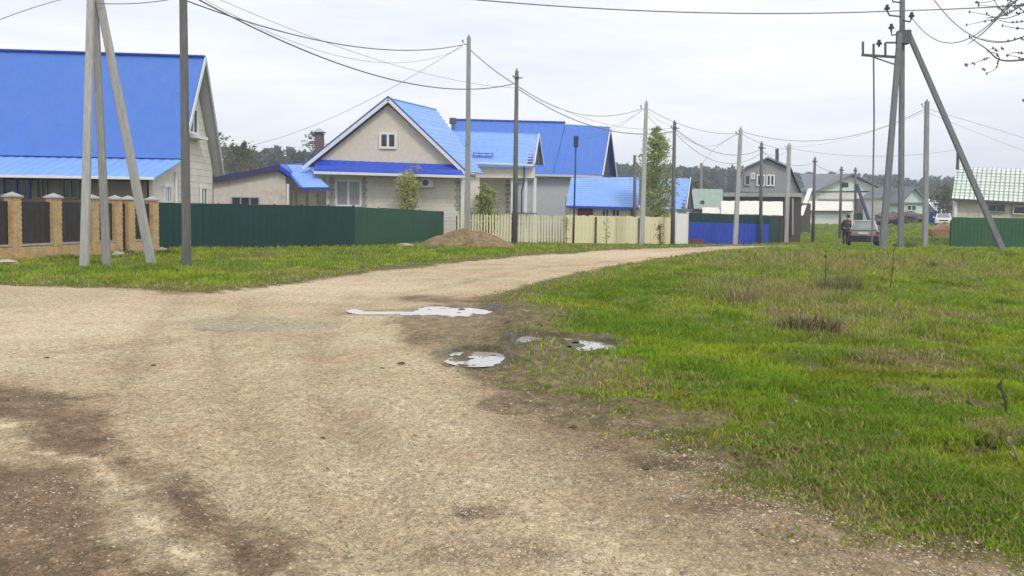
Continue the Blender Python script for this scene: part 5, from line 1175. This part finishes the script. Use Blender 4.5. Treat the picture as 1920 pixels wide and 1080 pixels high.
# clods of earth
for i, (x, y, s_, lb) in enumerate(((88, 668, .035, 'dark clod on the gravel at the far left'), (288, 678, .04, 'flat dark clod on the gravel left of centre'), (752, 680, .05, 'dark clod left of the muddy puddles'), (717, 689, .03, 'smaller dark clod left of the muddy puddles'),
      (865, 578, .07, 'small dark stone standing in the road puddle'), (1012, 616, .09, 'black clod behind the muddy puddles'), (1075, 806, .04, 'dark pebble at the lower road edge'), (1210, 874, .04, 'dark pebble further right on the road edge'), (1493, 762, .03, 'pale lump in the grass hollow'),
      (1445, 800, .028, 'whitish lump in the lower grass'), (1603, 678, .06, 'pink brown clod on the bare soil patch'), (1740, 662, .06, 'dark clod right of the bare soil patch'), (1560, 606, .05, 'grey lump on the lower green bank'), (605, 815, .03, 'small dark pebble in the middle of the road'))):
    p = G(x, y); z_ = float(surf(np.array([p.x]), np.array([p.y]))[0][0]); p.z = z_
    single('clod' if 'clod' in lb else 'stone', MB().blob(p + Z_ * s_ * .1, (s_ * .75, s_ * .5, s_ * .3), 9, 6, .45, seed=i), M['stone'] if ('pale' in lb or 'whit' in lb) else M['weed'], lb, 'stone', p)

# ------------------------------------------------------------------ cars
print('cars')
def car(label, loc, yaw, paint, paint2, front=False, Wc=1.64, Lc=4.0, Hc=1.42):
    r = thing('parked_car', label, 'car', loc); r.rotation_euler = (0, 0, yaw)
    def cp(name, mb, m, parent=None, smooth=False, label=None):
        me = mb.mesh(name, m, smooth=smooth); o = bpy.data.objects.new(name, me); COL.objects.link(o); o.parent = parent or r; return o
    h = Wc / 2
    # body sections along y (y=-L/2 is the end seen): (y, half width, z bottom, z belt)
    secs = [(-Lc / 2, h * .86, .38, .70), (-Lc / 2 + .05, h * .95, .30, .84), (-Lc / 2 + .35, h, .24, .92), (-Lc * .2, h, .2, .93), (0, h, .2, .92), (Lc * .25, h, .22, .90), (Lc / 2 - .45, h * .98, .24, .80), (Lc / 2 - .08, h * .92, .3, .68), (Lc / 2, h * .82, .38, .58)]
    vs, fs = [], []
    for y, w2, zb, zt in secs:
        for x, z in ((-w2 * .9, zb), (-w2, zb + .1), (-w2 * 1.0, (zb + zt) / 2 + .04), (-w2 * .96, zt - .05), (-w2 * .86, zt), (w2 * .86, zt), (w2 * .96, zt - .05), (w2, (zb + zt) / 2 + .04), (w2, zb + .1), (w2 * .9, zb)): vs.append((x, y, z))
    k = 10
    for j in range(len(secs) - 1):
        for i in range(k): fs.append((j * k + i, j * k + (i + 1) % k, (j + 1) * k + (i + 1) % k, (j + 1) * k + i))
    fs += [tuple(range(k)), tuple((len(secs) - 1) * k + i for i in range(k))[::-1]]
    body = cp('body', MB().add(vs, fs), paint, smooth=False)
    # greenhouse
    g = [(-Lc / 2 + .12, h * .84, .9), (-Lc / 2 + .62, h * .68, Hc - .06), (Lc * .02, h * .69, Hc - .03), (Lc * .25, h * .84, .9)]
    if front: g = [(-Lc / 2 + 1.0, h * .86, .89), (-Lc / 2 + 1.65, h * .69, Hc - .05), (Lc * .25, h * .69, Hc - .04), (Lc * .42, h * .84, .86)]
    vs = []
    for y, w2, z in g: vs += [(-w2, y, z), (w2, y, z)]
    y0, y3 = g[0][0], g[3][0]
    V_ = vs; cp('windows', MB().add(V_, [(0, 1, 3, 2), (2, 3, 5, 4), (4, 5, 7, 6), (0, 2, 4, 6), (1, 7, 5, 3), (0, 6, 7, 1)]), M['car_glass'], body)
    rf = MB(); rf.prism([(-h * .71, g[1][0] - .03, Hc - .055), (h * .71, g[1][0] - .03, Hc - .055), (h * .71, g[2][0] + .03, Hc - .045), (-h * .71, g[2][0] + .03, Hc - .045)], (0, 0, .055)); cp('roof', rf, paint2, body)
    pl = MB()
    for sx in (-1, 1):
        for i in (0, 2): pl.beam((sx * g[i][1], g[i][0], g[i][2]), (sx * g[i + 1][1], g[i + 1][0], g[i + 1][2]), .09, .07)
        ym = (g[1][0] + g[2][0]) / 2 + .1; pl.beam((sx * h * .86, ym, .9), (sx * h * .7, ym, Hc - .04), .08, .05)
    cp('pillars', pl, paint2, body)
    ye = -Lc / 2
    cp('bumper', MB().box((0, ye - .03, .46), (h * .93, .09, .12)), M['rubber'] if not front else paint, body)
    cp('number_plate', MB().box((0, ye - .02 if not front else ye - .125, .72 if not front else .45), (.27, .012, .06)), M['plate'], body)
    for sx in (-1, 1): cp('tail_light' if not front else 'headlight', MB().box((sx * h * .86, ye + .02, .74 if not front else .66), (.08, .04, .08)), M['red_lamp'] if not front else M['lamp_clear'], body)
    if front: cp('grille', MB().box((0, ye - .0, .64), (h * .5, .04, .07)), M['rubber'], body)
    for sx in (-1, 1): cp('mirror', MB().box((sx * (h + .09), (g[2][0] + .45) if not front else g[0][0] + .35, .98), (.1, .05, .07)), paint, body)
    for sx in (-1, 1):
        for yy in (-Lc / 2 + .72, Lc / 2 - .78):
            wv = cp('wheel', MB().tube([(sx * (h - .18), yy, .3), (sx * (h + .005), yy, .3)], .3, 20), M['rubber']); cp('rim', MB().tube([(sx * (h - .01), yy, .3), (sx * (h + .015), yy, .3)], .18, 14), M['grey_metal'], wv)
    return r
pc = GY(1616, 44.5); pc.z = P(1616, 461.5, 44.5).z
car('grey hatchback parked in the grass with a person beside it', pc + Vector((.82, 1.83, 0)), R(-22), M['car_grey'], M['car_silver'])
p2 = P(1768, 423, 92); p2.z = gz(p2.x, 92) 
car('white car parked far away left of the green fence', p2, R(-27), M['car_white'], M['car_white'], front=True, Wc=1.75)
# ------------------------------------------------------------------ person beside the car
def skinfig(name, verts, edges, rads, m, loc, parent=None, sub=1):
    me = bpy.data.meshes.new(name); me.from_pydata(verts, edges, []); o = bpy.data.objects.new(name, me); COL.objects.link(o)
    md = o.modifiers.new('skin', 'SKIN'); lay = me.skin_vertices[0] if len(me.skin_vertices) else None
    if lay is None:
        me.update(); 
        import bmesh
        bm = bmesh.new(); bm.from_mesh(me); bm.verts.layers.skin.verify(); bm.to_mesh(me); bm.free(); lay = me.skin_vertices[0]
    for i, r_ in enumerate(rads): lay.data[i].radius = (r_, r_) if not isinstance(r_, tuple) else r_
    lay.data[0].use_root = True
    sb = o.modifiers.new('sub', 'SUBSURF'); sb.levels = sub; sb.render_levels = sub
    dg = bpy.context.evaluated_depsgraph_get(); ev = o.evaluated_get(dg); nm = bpy.data.meshes.new_from_object(ev); o.modifiers.clear(); o.data = nm
    nm.materials.clear(); nm.materials.append(m); nm.polygons.foreach_set('use_smooth', [True] * len(nm.polygons))
    o.location = loc; o.parent = parent; return o
pp = Vector((P(1585, 455, 44.6).x, 44.6, pc.z)); pr = thing('person', 'person in dark clothes leaning toward the parked grey car', 'person', pp)
J = {'pel': (0, 0, .92), 'spi': (.03, .04, 1.12), 'che': (.08, .08, 1.3), 'nek': (.13, .12, 1.45), 'hd1': (.16, .14, 1.53), 'hd2': (.19, .16, 1.66),
     'lh': (-.09, 0, .88), 'lk': (-.1, .05, .48), 'la': (-.1, -.04, .08), 'lt': (-.08, .14, .04), 'rh': (.09, 0, .88), 'rk': (.12, .1, .48), 'ra': (.1, .02, .08), 'rt': (.12, .2, .04),
     'ls': (-.1, .06, 1.38), 'le': (-.17, .16, 1.1), 'lw': (-.05, .33, .98), 'rs': (.26, .1, 1.36), 're': (.36, .22, 1.12), 'rw': (.42, .36, 1.02)}
def sub_(keys, edges, rads, m, nm, par=None, sc_=1):
    return skinfig(nm, [J[k] for k in keys], [(keys.index(a), keys.index(b)) for a, b in edges], [x * sc_ for x in rads], m, (0, 0, 0), par or pr)
allk = ['pel', 'spi', 'che', 'nek', 'hd1', 'hd2', 'lh', 'lk', 'la', 'lt', 'rh', 'rk', 'ra', 'rt', 'ls', 'le', 'lw', 'rs', 're', 'rw']
ed = [('pel', 'spi'), ('spi', 'che'), ('che', 'nek'), ('nek', 'hd1'), ('hd1', 'hd2'), ('pel', 'lh'), ('lh', 'lk'), ('lk', 'la'), ('la', 'lt'), ('pel', 'rh'), ('rh', 'rk'), ('rk', 'ra'), ('ra', 'rt'), ('che', 'ls'), ('ls', 'le'), ('le', 'lw'), ('che', 'rs'), ('rs', 're'), ('re', 'rw')]
body = sub_(allk, ed, [.13, .12, .14, .055, .085, .085, .08, .055, .04, .035, .08, .055, .04, .035, .055, .042, .028, .055, .042, .028], M['skin'], 'body')
for wk, sx in (('lw', -1), ('rw', 1)):
    wv = Vector(J[wk])
    for f in range(4): skinfig('finger', [wv, wv + Vector(((f - 1.5) * .018, .06, -.01)), wv + Vector(((f - 1.5) * .02, .09 - abs(f - 1.5) * .006, -.03)), wv + Vector(((f - 1.5) * .02, .11 - abs(f - 1.5) * .008, -.055))], [(0, 1), (1, 2), (2, 3)], [.02, .010, .009, .008], M['skin'], (0, 0, 0), body)
    skinfig('thumb', [wv, wv + Vector((-sx * .03, .03, 0)), wv + Vector((-sx * .045, .065, -.015))], [(0, 1), (1, 2)], [.018, .011, .009], M['skin'], (0, 0, 0), body)
sub_(['pel', 'spi', 'che', 'nek', 'ls', 'le', 'lw', 'rs', 're', 'rw'], [('pel', 'spi'), ('spi', 'che'), ('che', 'nek'), ('che', 'ls'), ('ls', 'le'), ('le', 'lw'), ('che', 'rs'), ('rs', 're'), ('re', 'rw')], [.17, .16, .175, .07, .075, .062, .045, .075, .062, .045], M['jacket'], 'jacket')
sub_(['pel', 'lh', 'lk', 'la', 'rh', 'rk', 'ra'], [('pel', 'lh'), ('lh', 'lk'), ('lk', 'la'), ('pel', 'rh'), ('rh', 'rk'), ('rk', 'ra')], [.155, .105, .075, .062, .105, .075, .062], M['trousers'], 'trousers')
for k1, k2 in (('la', 'lt'), ('ra', 'rt')):
    a_, b_ = Vector(J[k1]), Vector(J[k2]); skinfig('shoe', [a_ - Z_ * .03, a_.lerp(b_, .5) - Z_ * .02, b_], [(0, 1), (1, 2)], [.055, .05, .042], M['shoe'], (0, 0, 0), pr)
hdc = Vector(J['hd2']) - Vector((.01, .02, .01)); hb3 = MB().blob(hdc + Vector(pr.location), (.105, .11, .10), 12, 8, .08, seed=1); part(pr, 'hair', hb3, M['hair'], smooth=True)
fc = Vector(J['hd1']).lerp(Vector(J['hd2']), .5) + Vector(pr.location); fcb = MB().blob(fc + Vector((.03, .1, -.02)), (.014, .02, .02), 6, 4, .1); part(pr, 'nose', fcb, M['skin'], body)

# ------------------------------------------------------------------ thin haze
hz = MB().box((0, 330, 16), (620, 640, 19.5)).mesh('haze', M['white']); hm_ = bpy.data.materials.new('thin_haze'); hm_.use_nodes = True; t = hm_.node_tree
t.nodes.remove(t.nodes['Principled BSDF']); pv = t.nodes.new('ShaderNodeVolumePrincipled'); pv.inputs['Color'].default_value = (.80, .88, 1, 1); pv.inputs['Density'].default_value = .0012; pv.inputs['Anisotropy'].default_value = .2
t.links.new(pv.outputs[0], t.nodes['Material Output'].inputs['Volume']); hz.materials.clear(); hz.materials.append(hm_)
ho = bpy.data.objects.new('haze', hz); COL.objects.link(ho); setp(ho, 'thin pale haze over the fields', kind='stuff')
print('tris', sum(len(m.polygons) for m in bpy.data.meshes))
